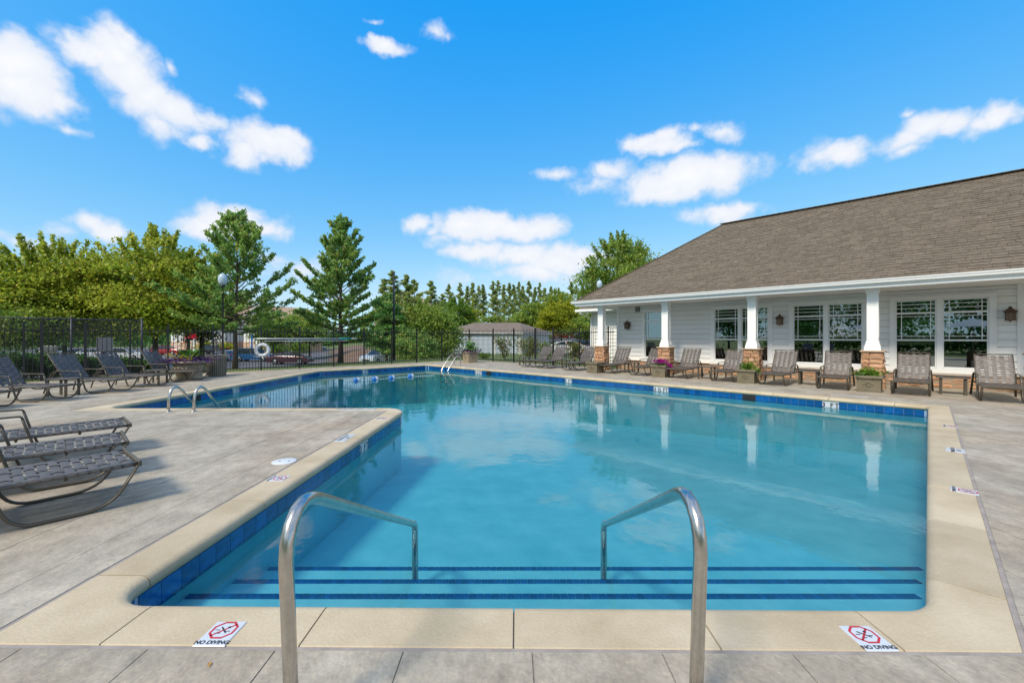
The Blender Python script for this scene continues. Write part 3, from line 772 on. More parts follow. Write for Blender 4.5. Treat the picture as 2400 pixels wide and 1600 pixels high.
# siding boards, course by course, one board per stretch of wall between windows
def board(x0, x1, z0, z1, parent, y=0.0, m='siding', nm='siding_board'):
    z1 -= .007
    vs = [(x0,y-.002,z1),(x1,y-.002,z1),(x0,y-.026,z0),(x1,y-.026,z0),(x0,y+.02,z1),(x1,y+.02,z1),(x0,y+.02,z0),(x1,y+.02,z0)]
    mb = MB(); mb.add(vs, [(0,2,3,1),(2,6,7,3),(0,1,5,4),(0,4,6,2),(1,3,7,5),(4,5,7,6)]); return mb.build(nm, M[m], parent)
EXPO = .1865; z = BASE
edges = [0.12]
gaps = [(w['s0']-S0, w['s1']-S0) for w in WINS]
XR = s_of(2392, DW)-S0
while z < SOF-.001:
    z1 = min(z+EXPO, SOF); x = .12
    segs = []
    if z1 > ZB and z < ZT:
        for a, b in gaps:
            segs.append((x, a-.001)); x = b+.001
        segs.append((x, XR-.055))
        if z1 > ZT+.02:      # the course that runs over the heads
            segs_top = [(a, b) for a, b in gaps]
            for a, b in segs_top:
                if z1-ZT > .02: board(a, b, ZT+.001, z1, house)
        if z < ZB-.005: pass
    else: segs.append((x, XR-.055))
    for a, b in segs:
        while b-a > 3.7:
            board(a, a+3.6, z, z1, house); a += 3.6+.002
        board(a, b, z, z1, house)
    z = z1
for x in (XR, ):       # a board at the frame edge, then the wall goes on
    mb = MB(); mb.box((x, -.012, (SOF+BASE)/2), (.11,.05,SOF-BASE)); mb.build('corner_board', M['white'], house)
z = BASE
while z < SOF-.001:
    board(XR+.056, S1-S0, z, min(z+EXPO, SOF), house); z += EXPO
mb = MB(); mb.box((.055, .02, (SOF+BASE)/2), (.125,.11,SOF-BASE)); mb.build('corner_board', M['white'], house)
# sheathing behind the boards, dark as painted lap shadow, with true window openings, end wall, back wall, interior
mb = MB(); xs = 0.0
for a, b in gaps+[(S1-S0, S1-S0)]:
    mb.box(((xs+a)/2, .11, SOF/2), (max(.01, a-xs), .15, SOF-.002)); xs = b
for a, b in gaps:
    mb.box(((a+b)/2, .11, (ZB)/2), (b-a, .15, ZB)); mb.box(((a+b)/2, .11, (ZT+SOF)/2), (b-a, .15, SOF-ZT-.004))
mb.build('wall_sheathing', M['lap_shade'], house)
DEP = 2*(DE+4.6-DW)       # depth of the rooms (the ridge stands 4.6 m behind the eave)
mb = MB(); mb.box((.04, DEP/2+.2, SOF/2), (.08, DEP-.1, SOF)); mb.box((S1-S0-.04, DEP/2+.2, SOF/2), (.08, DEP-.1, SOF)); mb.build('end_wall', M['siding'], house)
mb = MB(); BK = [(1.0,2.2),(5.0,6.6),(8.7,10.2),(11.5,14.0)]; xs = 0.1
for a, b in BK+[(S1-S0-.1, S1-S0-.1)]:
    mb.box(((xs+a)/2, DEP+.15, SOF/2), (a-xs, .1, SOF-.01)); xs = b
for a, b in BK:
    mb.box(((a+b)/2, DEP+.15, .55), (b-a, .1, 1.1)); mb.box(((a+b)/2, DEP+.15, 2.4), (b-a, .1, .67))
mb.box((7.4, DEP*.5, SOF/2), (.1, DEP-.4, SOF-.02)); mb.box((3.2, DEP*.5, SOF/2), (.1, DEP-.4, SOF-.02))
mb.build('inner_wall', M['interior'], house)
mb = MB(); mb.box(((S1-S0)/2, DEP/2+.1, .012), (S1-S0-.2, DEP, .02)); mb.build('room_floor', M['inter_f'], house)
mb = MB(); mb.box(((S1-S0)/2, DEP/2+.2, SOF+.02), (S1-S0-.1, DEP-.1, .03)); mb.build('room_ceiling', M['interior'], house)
# windows
for wi, w in enumerate(WINS):
    a, b = w['s0']-S0, w['s1']-S0; c = (a+b)/2; g = [(p-S0, q-S0) for p, q in w['g']]
    win_o = empty('window', (0, 0, 0)); COL.objects.unlink(win_o); link(win_o, house)
    mb = MB()
    def bar(x0, x1, z0, z1, dep=.05, y=-.03): mb.box(((x0+x1)/2, y, (z0+z1)/2), (x1-x0, dep, z1-z0), bev=.006)
    bar(a, b, GT+.0, ZT, .055); bar(a-.02, b+.02, ZB-.06, GB-.005, .07)
    bar(a, g[0][0], GB-.004, GT-.001); bar(g[-1][1], b, GB-.004, GT-.001)
    for k in range(len(g)-1): bar(g[k][1], g[k+1][0], GB-.004, GT-.001)
    mb.build('frame', M['white'], win_o)
    for (x0, x1) in g:
        mb = MB(); wd = x1-x0; T1, T0 = 2.10, 1.317
        for zz, th in ((2.085,.05),(1.317,.045)): mb.box((c*0+(x0+x1)/2, .0, zz), (wd-.004, .035, th))
        mb.box((x0+.018, .0, (GB+GT)/2), (.034,.03,GT-GB-.01)); mb.box((x1-.018, .0, (GB+GT)/2), (.034,.03,GT-GB-.01)); mb.box(((x0+x1)/2, .0, GB+.018), (wd-.08,.03,.035)); mb.box(((x0+x1)/2, .0, GT-.015), (wd-.08,.03,.028))
        mb.build('sash', M['white'], win_o)
        mb = MB(); bw = .017
        for zz in (2.33, 2.22, 1.99, 1.43): mb.box(((x0+x1)/2, .006, zz), (wd-.075,.016,bw))
        for xx in (x0+.16*wd, x1-.14*wd):
            mb.box((xx, .008, (2.115+GT-.03)/2), (bw,.014,GT-.03-2.115)); mb.box((xx, .008, (1.345+2.055)/2), (bw,.014,.70))
        mb.build('glazing_bar', M['white'], win_o)
        for za, zb in ((GB+.03, 1.30), (1.33, 2.065), (2.105, GT-.02)):
            mb = MB(); mb.box(((x0+x1)/2, .022, (za+zb)/2), (wd-.06, .006, zb-za)); mb.build('pane', M['glass'], win_o)
# stone water table: single stones
def stones(face, L, z0, z1, parent, thick=.05, hmin=.09, hmax=.15, seed=1, wmin=.14, wmax=.36):
    """split rubble facing laid on a face; face(x, z, out) gives the point, returns number of stones"""
    R = random.Random(seed); z = z0; out = []
    while z < z1-.02:
        h = R.uniform(hmin, hmax)
        if z1-z-h < hmin*.7: h = z1-z
        x = 0.0
        while x < L-.01:
            wd = R.uniform(wmin, wmax)
            if L-x-wd < wmin*.7: wd = L-x
            g = .006; nx = 3
            vs = []; t = thick+R.uniform(-.012,.018)
            zb, zt = z+g, z+h-g; xa, xb = x+g, x+wd-g
            corners = [(xa,zb),(xb,zb),(xb,zt),(xa,zt)]
            cj = [(p[0]+R.uniform(-.008,.008), p[1]+R.uniform(-.006,.006)) for p in corners]
            b = .014
            ci = [(cj[0][0]+b, cj[0][1]+b),(cj[1][0]-b, cj[1][1]+b),(cj[2][0]-b, cj[2][1]-b),(cj[3][0]+b, cj[3][1]-b)]
            for p in cj: vs.append(face(p[0], p[1], 0))
            for p in cj: vs.append(face(p[0], p[1], t*.72))
            for p in ci: vs.append(face(p[0], p[1], t+R.uniform(-.006,.006)))
            vs.append(face((xa+xb)/2+R.uniform(-.02,.02), (zb+zt)/2, t+R.uniform(.002,.014)))
            fs = []
            for k in range(4):
                l = (k+1) % 4; fs += [(k, l, 4+l, 4+k), (4+k, 4+l, 8+l, 8+k), (8+k, 8+l, 12)]
            mb = MB(); mb.add(vs, fs); mb.build('stone', M['stone'], parent); out.append(1)
            x += wd
        z += h
    return len(out)
sb = house
nst = stones(lambda x, z, o: (x+.0, .035-o*1.0, z), XR+1.5, 0.0, BASE-.02, sb, thick=.055, hmin=.085, hmax=.13, seed=5, wmin=.15, wmax=.34)
mb = MB(); mb.box(((S1-S0)/2, -.004, BASE/2-.01), (S1-S0, .03, BASE-.02)); mb.build('stone_backing', M['mortar'], house)
mb = MB(); mb.box(((S1-S0)/2, -.03, BASE-.012), (S1-S0, .09, .026), bev=.006); mb.build('stone_sill', M['capstone'], house)
# roof: hip roof, eave at DE, end eave 1.04 m beyond the wall end
ex0 = -11.05-S0; ey = DE-DW; RISE, RUN = 3.37, 4.6; ez = 2.955; SL = math.hypot(RISE, RUN)
ex1 = S1-S0+3; yb = ey+2*RUN
A = (ex0, ey, ez); B = (ex1, ey, ez); C = (ex1, yb, ez); D = (ex0, yb, ez); R0 = (ex0+RUN, ey+RUN, ez+RISE); R1 = (ex1-RUN*0, ey+RUN, ez+RISE)
mb = MB(); mb.add([A,B,C,D,R0,R1], [(0,1,5,4),(2,3,4,5),(3,0,4),(1,2,5)]); mb.build('roof_deck', M['shingle_base'], house)
# shingles: courses of tabs; the 300 that show largest are single parts
ROW = SL/41; tabs = []; R = random.Random(3)
for r in range(41):
    t0 = r*ROW/SL; t1 = min(1, (r+1.25)*ROW/SL)
    xl = ex0+RUN*t0; x = xl-R.uniform(0, .3)
    while x < ex1-.1:
        w_ = R.choice((.17,.22,.28,.33,.33,.4)); x0 = max(x, xl+.02); x1 = x+w_-.006
        if x1-x0 > .05:
            th = R.choice((.006,.012,.016)); tabs.append((x0, x1, t0, t1, th))
        x += w_
def tab(mb, x0, x1, t0, t1, th):
    ny, nz = -RISE/SL, RUN/SL
    def pt(x, t, o):
        xm = max(x, ex0+RUN*t+.0); return (xm, ey+RUN*t+ny*o, ez+RISE*t+nz*o)
    vs = [pt(x0,t0,.001), pt(x1,t0,.001), pt(x0,t0,th+.008), pt(x1,t0,th+.008), pt(x0,t1,.003), pt(x1,t1,.003)]
    mb.add(vs, [(0,1,3,2),(2,3,5,4),(0,2,4),(1,5,3)])
def tabdist(tb):
    lx = (tb[0]+tb[1])/2; ly = ey+RUN*tb[2]; p = SD(S0+lx, DW+ly); r = p.x/max(.1, p.y)
    return (0 if (r < 1.22 and p.y > 0) else 50)+p.length
tabs.sort(key=tabdist)
rest = MB()
for k, tb in enumerate(tabs):
    if k < 300: mb = MB(); tab(mb, *tb); mb.build('shingle', M['shingle'], house)
    else: tab(rest, *tb)
for r in range(41):       # hip end courses
    t0 = r*ROW/SL; t1 = (r+1.2)*ROW/SL; y = ey+RUN*t0+.02
    while y < yb-RUN*t0-.1:
        w_ = R.choice((.2,.3,.4)); ny, nz = -RISE/SL, RUN/SL
        def pt(yy, t, o): return (ex0+RUN*t+ny*o, min(max(yy, ey+RUN*t), yb-RUN*t), ez+RISE*t+nz*o)
        y1 = min(y+w_-.006, yb-RUN*t0); th = R.choice((.006,.012))
        rest.add([pt(y,t0,.001),pt(y1,t0,.001),pt(y,t0,th+.008),pt(y1,t0,th+.008),pt(y,t1,.003),pt(y1,t1,.003)], [(1,0,2,3),(3,2,4,5),(0,4,2),(1,3,5)])
        y += w_
rest.build('shingles', M['shingle'], house, kind='stuff')
mb = MB()     # hip and ridge caps
x = R0[0]-.1
while x < ex1-.3: mb.box((x+.12, R0[1], R0[2]+.022), (.245,.26,.024), bev=.006); x += .2
mb.build('ridge_cap', M['shingle'], house)
for (p, q, nm) in ((A, R0, 1), (D, R0, 1)):
    p, q = Vector(p), Vector(q); nseg = 34; mb = MB()
    for k in range(nseg):
        a = p.lerp(q, k/nseg); b = p.lerp(q, (k+1.25)/nseg if k < nseg-1 else 1); mb.tube([a+Vector((0,0,.022)), b+Vector((0,0,.006))], .05, 4, flat=(.075,.012,(0,0,1)) and (.012,.085,(0,0,1)), smooth=False)
    mb.build('hip_cap', M['shingle'], house)
# fascia, gutter, soffit, beam
mb = MB(); mb.box(((ex0+ex1)/2, ey+.02, (SOF+ez)/2-.004), (ex1-ex0-.02, .04, ez-SOF)); mb.box((ex0+.02, (ey+yb)/2, (SOF+ez)/2-.004), (.04, yb-ey-.06, ez-SOF)); mb.build('fascia', M['white'], house)
gp = [(0,0),(0,-.115),(-.075,-.115),(-.095,-.09),(-.10,-.06),(-.12,-.03),(-.125,0),(-.112,0),(-.108,-.028),(-.088,-.07),(-.07,-.103),(-.012,-.103),(-.012,0)]
mb = MB(); m = len(gp); vs = [(ex0-.12, ey-.001+a, ez-.004+b) for a, b in gp]+[(ex1, ey-.001+a, ez-.004+b) for a, b in gp]
mb.add(vs, [(k, (k+1) % m, (k+1) % m+m, k+m) for k in range(m)]+[tuple(range(m))]); mb.build('gutter', M['white'], house)
mb = MB(); vs = [(ex0-.001+a, ey-.0, ez-.004+b) for a, b in gp]+[(ex0-.001+a, yb, ez-.004+b) for a, b in gp]
mb.add(vs, [(k, k+m, (k+1) % m+m, (k+1) % m) for k in range(m)]+[tuple(range(m))]); mb.build('gutter', M['white'], house)
mb = MB(); mb.box(((ex0+ex1)/2, (ey+.06+.03)/2, SOF+.012), (ex1-ex0-.1, .03-ey-.06+.0, .02)); mb.box(((ex0+.06)/2-.0, yb/2+.05, SOF+.012), (-ex0-.08, yb-.1, .018)); mb.build('soffit', M['soffit'], house)
# lower back wing seen past the corner
wing = empty('back_wing', SD(-12.95, 19.0), FROT, 'lower white wing behind the left corner of the clubhouse with brown roof and downspouts', 'building')
mb = MB(); mb.box((1.7, 2.2, 1.37), (3.4, 4.4, 2.74)); mb.build('wall', M['siding'], wing)
z = .2
while z < 2.7: board(.06, 3.3, z, min(z+EXPO, 2.74), wing, y=-.02); z += EXPO
mb = MB(); mb.box((.03, -.03, 1.37), (.09,.09,2.74)); mb.build('corner_board', M['white'], wing)
mb = MB(); a = (-.5,-.75,2.86); mb.add([a,(4,-.75,2.86),(4,5,2.86),(-.5,5,2.86),(1.3,1.1,4.2),(4,1.1,4.2),(1.3,3.2,4.2),(4,3.2,4.2)], [(0,1,5,4),(0,4,6,3),(3,6,7,2),(4,5,7,6),(0,3,2,1)]); mb.build('roof', M['gshingle'], wing)
mb = MB(); mb.box((1.75, -.78, 2.80), (4.55,.1,.13), bev=.01); mb.box((-.52, 2.1, 2.80), (.1,5.8,.13), bev=.01); mb.build('gutter', M['white'], wing)
mb = MB(); mb.box((1.75, -.38, 2.73), (4.5,.7,.02)); mb.build('soffit', M['soffit'], wing)
for pts in ([(-.25,-.75,2.74),(-.25,-.75,2.66),(.0,-.10,2.42),(.0,-.10,.15)],[(2.7,-.75,2.74),(2.7,-.75,2.62),(3.15,-.14,2.38),(3.15,-.14,.15)]):
    mb = MB(); mb.tube(pts, .04, 4, smooth=False, flat=(.045,.035,(1,0,0))); mb.build('downspout', M['white'], wing)

# porch pillars
def pillar(s, label):
    t = empty('porch_pillar', SD(s, 15.36), FROT, label, 'pillar', 'stone and white wood pillars along the porch')
    w = .44
    for k in range(4):
        a = k*math.pi/2; Rm = Matrix.Rotation(a, 4, 'Z')
        def face(x, z, o, Rm=Rm):
            e = .0 + .03*(1-z/1.0)
            p = Rm @ Vector((x-(w+2*.0)/2, -(w/2-.05)-o-e, z)); return tuple(p)
        stones(face, w, 0, .985, t, thick=.06, hmin=.10, hmax=.17, seed=int(s*10)+k*7+50, wmin=.15, wmax=.30)
    mb = MB(); mb.box((0,0,.49), (w-.07,w-.07,.98)); mb.build('plinth_core', M['mortar'], t)
    mb = MB(); mb.box((0,0,1.008), (w+.09,w+.09,.045), bev=.012); mb.build('cap_stone', M['capstone'], t)
    mb = MB()
    def fr(h0, a0, h1, a1):
        vs = [(sx*a0/2, sy*a0/2, h0) for sx, sy in ((-1,-1),(1,-1),(1,1),(-1,1))]+[(sx*a1/2, sy*a1/2, h1) for sx, sy in ((-1,-1),(1,-1),(1,1),(-1,1))]
        mb.add(vs, [(3,2,1,0),(4,5,6,7),(0,1,5,4),(1,2,6,5),(2,3,7,6),(3,0,4,7)])
    fr(1.031,.36,1.12,.35); fr(1.121,.345,1.16,.33); fr(1.161,.325,1.27,.27); fr(1.271,.29,1.30,.275)
    mb.build('flared_base', M['white'], t)
    mb = MB(); mb.box((0,0,1.98), (.225,.225,1.36))
    for k in range(4):
        T = Matrix.Rotation(k*math.pi/2, 4, 'Z')
        for xx in (-.095,.095): mb.box((xx,-.118,1.955), (.045,.016,1.27), M=T)
        mb.box((0,-.117,1.36), (.145,.014,.10), M=T); mb.box((0,-.117,2.55), (.145,.014,.09), M=T)
    mb.build('shaft', M['white'], t)
    mb = MB(); fr(2.60,.255,2.63,.275); fr(2.631,.29,2.69,.30); fr(2.691,.315,SOF-.001,.325); mb.build('capital', M['white'], t)
    return t
for s, lb in ((s_of(1403,15.15),'porch pillar at the far left corner of the clubhouse, fence ending behind it'),
              (s_of(1554,15.15),'porch pillar in front of the narrow single window with magenta petunias at its foot'),
              (s_of(1758,15.15),'porch pillar in front of the first double window from the left'),
              (s_of(2042,15.15),'porch pillar nearest the camera, at the right end of the middle double window'),
              (1.75,'porch pillar beyond the right edge of the photograph')):
    pillar(s+.02, lb)

# wall lanterns and the small vent
def lantern(px, label, zc=1.99):
    t = empty('wall_lantern', SD(s_of(px, DW-.12), DW-.04, zc), FROT, label, 'lantern', 'brown lanterns on the clubhouse wall')
    mb = MB(); mb.box((0,.01,.02), (.11,.03,.22), bev=.01); mb.box((0,-.03,.13), (.03,.1,.025)); mb.build('backplate', M['lantern'], t)
    mb = MB(); yc = -.12
    for sx in (-1,1):
        for sy in (-1,1): mb.box((sx*.075, yc+sy*.075, -.055), (.016,.016,.19))
    mb.box((0,yc,-.155), (.19,.19,.018), bev=.005); mb.box((0,yc,.045), (.20,.20,.018), bev=.005)
    for sy in (-1,1):
        for zz in (-.10,-.045,.01): mb.box((0,yc+sy*.076,zz), (.145,.008,.008)); mb.box((sy*.076,yc,zz), (.008,.145,.008))
        for xx in (-.03,.03): mb.box((xx,yc+sy*.076,-.055), (.007,.007,.19)); mb.box((sy*.076,yc+xx,-.055), (.007,.007,.19))
    mb.build('cage', M['lantern'], t)
    mb = MB(); vs = [(sx*.125, yc+sy*.125, .055) for sx, sy in ((-1,-1),(1,-1),(1,1),(-1,1))]+[(sx*.045, yc+sy*.045, .135) for sx, sy in ((-1,-1),(1,-1),(1,1),(-1,1))]
    mb.add(vs, [(3,2,1,0),(4,5,6,7),(0,1,5,4),(1,2,6,5),(2,3,7,6),(3,0,4,7)]); mb.lathe([(.035,.135),(.03,.16),(.045,.165),(.0,.20)], 10, c=(0,yc,0)); mb.build('hood', M['lantern'], t)
    mb = MB(); mb.box((0,yc,-.055), (.125,.125,.17)); mb.build('glass', M['amber'], t)
    mb = MB(); mb.lathe([(.03,-.165),(.02,-.185),(.0,-.20)], 8, c=(0,yc,0)); mb.build('finial', M['lantern'], t)
lantern(1470.5, 'brown cage lantern left of the narrow window, farthest along the wall', 1.93)
lantern(1828, 'brown cage lantern between the first two double windows')
lantern(2367.5, 'brown cage lantern by the right edge, nearest the camera')
t = empty('wall_vent', SD(s_of(1495, DW), DW, 2.6), FROT, 'small grey louvred box under the porch ceiling near the left corner', 'vent')
mb = MB(); mb.box((0,-.03,0), (.2,.06,.2), bev=.008); mb.build('housing', M['galv'], t)
for k in range(4):
    mb = MB(); mb.box((0,-.064,-.07+k*.045), (.17,.012,.02)); mb.build('louvre', M['conc'], t)
# a doormat-free porch: power socket below the last lantern is too small to build; end of house
# ------------------------------------------------------------------ loungers
def make_lounger(single):
    t = empty('lounger', (0, 0, 0)); W2 = .315; SZ = .325; LN = 1.24; bt = math.radians(56); BL = .80
    hx = -LN; bx = hx-BL*math.cos(bt); bz = SZ+BL*math.sin(bt)
    for sy in (-1, 1):
        y = sy*(W2+.012)
        path = [(-.005,y*1.0,SZ-.01),(-.17,y,.014),(-.70,y,.014),(-.79,y,.28),(-.85,y,.52)]
        path = smooth_path(path, .16, 6)
        mb = MB(); mb.tube(path, .014, 8, flat=(.022,.0125,(0,1,0))); mb.build('runner', M['bronze'], t)
        arm = smooth_path([(-.845,y,.51),(-.86,y+sy*.0,.555),(-1.42,y,.56),(-1.56,y,.50),(-1.72,y+sy*.03,.0)], .07, 4)
        mb = MB(); mb.tube(arm, .014, 8, flat=(.021,.011,(0,1,0))); mb.build('arm', M['bronze'], t)
    mb = MB()
    for sy in (-1, 1): mb.tube([(0,sy*W2,SZ),(hx-.02,sy*W2,SZ-.004)], .015, 8, flat=(.015,.017,(0,1,0)))
    mb.box((0.006,0,SZ+.004), (.024,2*W2+.06,.046), bev=.006)
    for xx in (-.42,-.90): mb.tube(smooth_path([(xx,-W2,SZ-.012),(xx,-W2+.10,SZ-.055),(xx,W2-.10,SZ-.055),(xx,W2,SZ-.012)], .06, 3), .012, 6)
    mb.tube([(hx,-W2,SZ-.02),(hx,W2,SZ-.02)], .013, 6)
    mb.build('seat_frame', M['bronze'], t)
    mb = MB()
    for sy in (-1, 1): mb.tube([(hx,sy*(W2-.012),SZ),(bx,sy*(W2-.012),bz)], .014, 8)
    mb.tube([(bx,-W2+.012,bz),(bx,W2-.012,bz)], .014, 8)
    xm = hx-BL*.45*math.cos(bt); zm = SZ+BL*.45*math.sin(bt)
    for sy in (-1,1): mb.tube([(xm,sy*(W2-.05),zm),(hx-.42,sy*(W2-.05),SZ-.0)], .009, 6)
    mb.tube([(hx-.42,-W2,SZ),(hx-.42,W2,SZ)], .010, 6)
    mb.tube([(hx,-W2,SZ-.004),(hx-.44,-W2,SZ-.004)], .012, 6); mb.tube([(hx,W2,SZ-.004),(hx-.44,W2,SZ-.004)], .012, 6)
    mb.build('back_frame', M['bronze'], t)
    # woven straps: cross straps and long straps pass over and under one another
    def panel(length, place, nlong, nm, sw=.052, pitch=.0655, lw=.074, start=.035):
        ncross = int((length-start-.02)/pitch); ys = [(-W2+.045)+(2*W2-.09)*k/(nlong-1) for k in range(nlong)]; am = .0045
        joined = MB()
        for i in range(ncross):
            u = start+pitch*(i+.5); vs = []; fs = []; cols = []
            pts = [(-W2-.016,-.010),(-W2-.012,.010)]
            for k, yy in enumerate(ys):
                s_ = 1 if (i+k) % 2 == 0 else -1
                pts += [(yy-.02,.012+am*s_),(yy+.02,.012+am*s_)]
            pts += [(W2+.012,.010),(W2+.016,-.010)]
            for (yy, zz) in pts:
                vs += [(u-sw/2,yy,zz-.0015),(u,yy,zz+.0015),(u+sw/2,yy,zz-.0015)]
            for k in range(len(pts)-1):
                for c in (0,1): fs.append((k*3+c,k*3+c+1,k*3+c+4,k*3+c+3))
            vs2 = [place(*v) for v in vs]
            if single: mb = MB(); mb.add(vs2, fs, 0, True); mb.build(nm+'_strap', M['strap'], t)
            else: joined.add(vs2, fs, 0, True)
        for k, yy in enumerate(ys):
            pts = [(start-.03,.004)]
            for i in range(ncross):
                s_ = -1 if (i+k) % 2 == 0 else 1; pts.append((start+pitch*(i+.5), .012+am*s_*1.2))
            pts.append((min(length, start+pitch*ncross+.02),.004)); vs = []; fs = []
            for (u, zz) in pts: vs += [(u,yy-lw/2,zz-.001),(u,yy,zz+.0015),(u,yy+lw/2,zz-.001)]
            for q in range(len(pts)-1):
                for c in (0,1): fs.append((q*3+c,q*3+c+3,q*3+c+4,q*3+c+1))
            vs2 = [place(*v) for v in vs]
            if single: mb = MB(); mb.add(vs2, fs, 0, True); mb.build(nm+'_strap', M['strap'], t)
            else: joined.add(vs2, fs, 0, True)
        if not single: joined.build(nm+'_weave', M['strap'], t)
    panel(LN, lambda u, y, z: (-u, y, SZ+z), 5, 'seat')
    cb, sb_ = math.cos(bt), math.sin(bt)
    panel(BL, lambda u, y, z: (hx-u*cb+z*sb_, y*.96, SZ+u*sb_+z*cb), 5, 'back', start=.02)
    return t
def put(o, loc, rz, label, group, nm='lounger'):
    o.location = loc; o.rotation_euler = (0, 0, rz); o['label'] = label; o['category'] = 'lounger'; o['group'] = group; return o
pa = make_lounger(True); gN = 'brown strap loungers in the near left group'
near = [((-3.43,3.76),(.62,.78),'nearest brown strap lounger at the left edge, its foot end pointing at the pool corner'),
        ((-4.15,4.47),(.68,.73),'middle brown strap lounger of the three cut off by the left edge'),
        ((-4.91,5.32),(.66,.75),'farthest brown strap lounger of the three cut off by the left edge')]
for i, (p, d, lb) in enumerate(near):
    o = pa if i == 0 else copy_tree(pa); put(o, (p[0], p[1], 0), math.atan2(d[1], d[0]), lb, gN)
pb = make_lounger(False); first = True
gL = 'brown strap loungers in a row by the left fence'
leftrow = [((-9.98,8.15),-1,'first lounger of the left fence row, mostly cut off by the edge'),((-9.92,9.3),0,'second lounger of the left fence row, its woven back at the left edge'),
           ((-9.93,10.78),1,'third lounger of the left fence row, a side table at its left'),((-9.98,11.95),-1,'strap lounger in front of the white sign on the left fence'),
           ((-9.98,13.45),1,'strap lounger just left of the round flower planter')]
for (p, dz, lb) in leftrow:
    o = pb if first else copy_tree(pb); first = False; put(o, (p[0], p[1], 0), math.radians(dz), lb, gL)
gR = 'brown strap loungers in a row along the clubhouse'
def s_front(px, d=13.95): return s_of(px, d)
rightrow = [(None,1.08,13.72,2,'brown strap lounger at the right edge of the photo, nearest the camera'),
 (2133,None,13.9,-1,'brown strap lounger in front of the left part of the rightmost double window'),
 (1951,None,13.95,2,'brown strap lounger just left of the nearest stone pillar and its green planter'),
 (1808,None,13.92,-2,'brown strap lounger right of the third pillar, before the siding between the double windows'),
 (1692,None,13.95,1,'brown strap lounger left of the third pillar, before the first double window'),
 (1587,None,14.0,3,'brown strap lounger right of the magenta petunias against bare white siding'),
 (1495,None,14.0,-2,'brown strap lounger half hidden behind the magenta petunias planter'),
 (1419,None,14.0,2,'brown strap lounger right of the corner pillar below the farthest lantern'),
 (1336,None,14.1,0,'brown strap lounger just left of the corner pillar before the fence'),
 (1271,None,14.2,3,'brown strap lounger in the middle of the three in front of the black fence'),
 (1233,None,14.25,-2,'brown strap lounger farthest from the camera in the clubhouse row')]
for (px, s, d, dz, lb) in rightrow:
    s = s if s is not None else s_of(px, d); p = SD(s, d-.16)
    put(copy_tree(pb), (p.x, p.y, 0), FROT-math.pi/2+math.radians(dz), lb, gR)
# side tables
def make_table():
    t = empty('side_table', (0, 0, 0))
    mb = MB(); n_ = 20; prof = [(.30*math.copysign(abs(math.cos(a))**.7, math.cos(a)), .24*math.copysign(abs(math.sin(a))**.7, math.sin(a))) for a in [2*math.pi*k/n_ for k in range(n_)]]
    mb.prism(prof, .395, .415); mb.build('table_top', M['table'], t)
    for sx in (-1,1):
        for sy in (-1,1):
            mb = MB(); mb.box((sx*.21, sy*.15, .2), (.055,.022,.395)); mb.build('leg', M['bronze'], t)
    return t
tb = make_table(); gT = 'low side tables between the loungers'
tabs_ = [(SD(s_of(2233,15.0),14.95),FROT,'low side table between the two loungers at the right edge'),
  (SD(s_of(1896,14.9),14.9),FROT,'low side table below the second lantern, between two loungers'),
  (SD(s_of(1656,14.6),14.6),FROT,'low side table left of the first double window, between two loungers'),
  (SD(s_of(1480,14.9),14.9),FROT,'low side table between two loungers below the narrow window'),
  (SD(s_of(1331,14.9),14.9),FROT,'low side table left of the corner pillar before the fence'),
  (SD(s_of(1229,15.2),15.2),FROT,'low side table beside the farthest lounger of the clubhouse row'),
  (Vector((-10.75,10.02,0)),.02,'low side table left of the third lounger of the left fence row'),
  (Vector((-10.8,12.68,0)),0,'low side table left of the round flower planter, between two loungers')]
for i, (p, rz, lb) in enumerate(tabs_):
    o = tb if i == 0 else copy_tree(tb); o.location = (p.x, p.y, 0); o.rotation_euler = (0, 0, rz); tag(o, lb, 'table', gT)

# ------------------------------------------------------------------ plants of leaf blades
def blades(mb, n_, c, rad, hgt, wid, lean=.5, mi=0, rnd=G, seg=4, zc=0.0):
    for _ in range(n_):
        a = rnd.uniform(0, 2*math.pi); r = rad*math.sqrt(rnd.random()); x0, y0 = c[0]+r*math.cos(a), c[1]+r*math.sin(a)
        h = hgt*rnd.uniform(.6,1.1); l = lean*rnd.uniform(.4,1.3)*h; d = Vector((math.cos(a), math.sin(a), 0)); sdv = Vector((-math.sin(a), math.cos(a), 0)); w = wid*rnd.uniform(.7,1.2)
        vs = []; fs = []
        for k in range(seg+1):
            t_ = k/seg; p = Vector((x0, y0, zc))+d*(l*t_*t_)+Vector((0,0,h*(t_-.35*t_*t_*t_))); ww = w*math.sin(math.pi*min(.98, .18+.8*t_))/2
            vs += [p-sdv*ww, p+sdv*ww]
        for k in range(seg): fs.append((k*2,k*2+1,k*2+3,k*2+2))
        mb.add(vs, fs, mi, True)
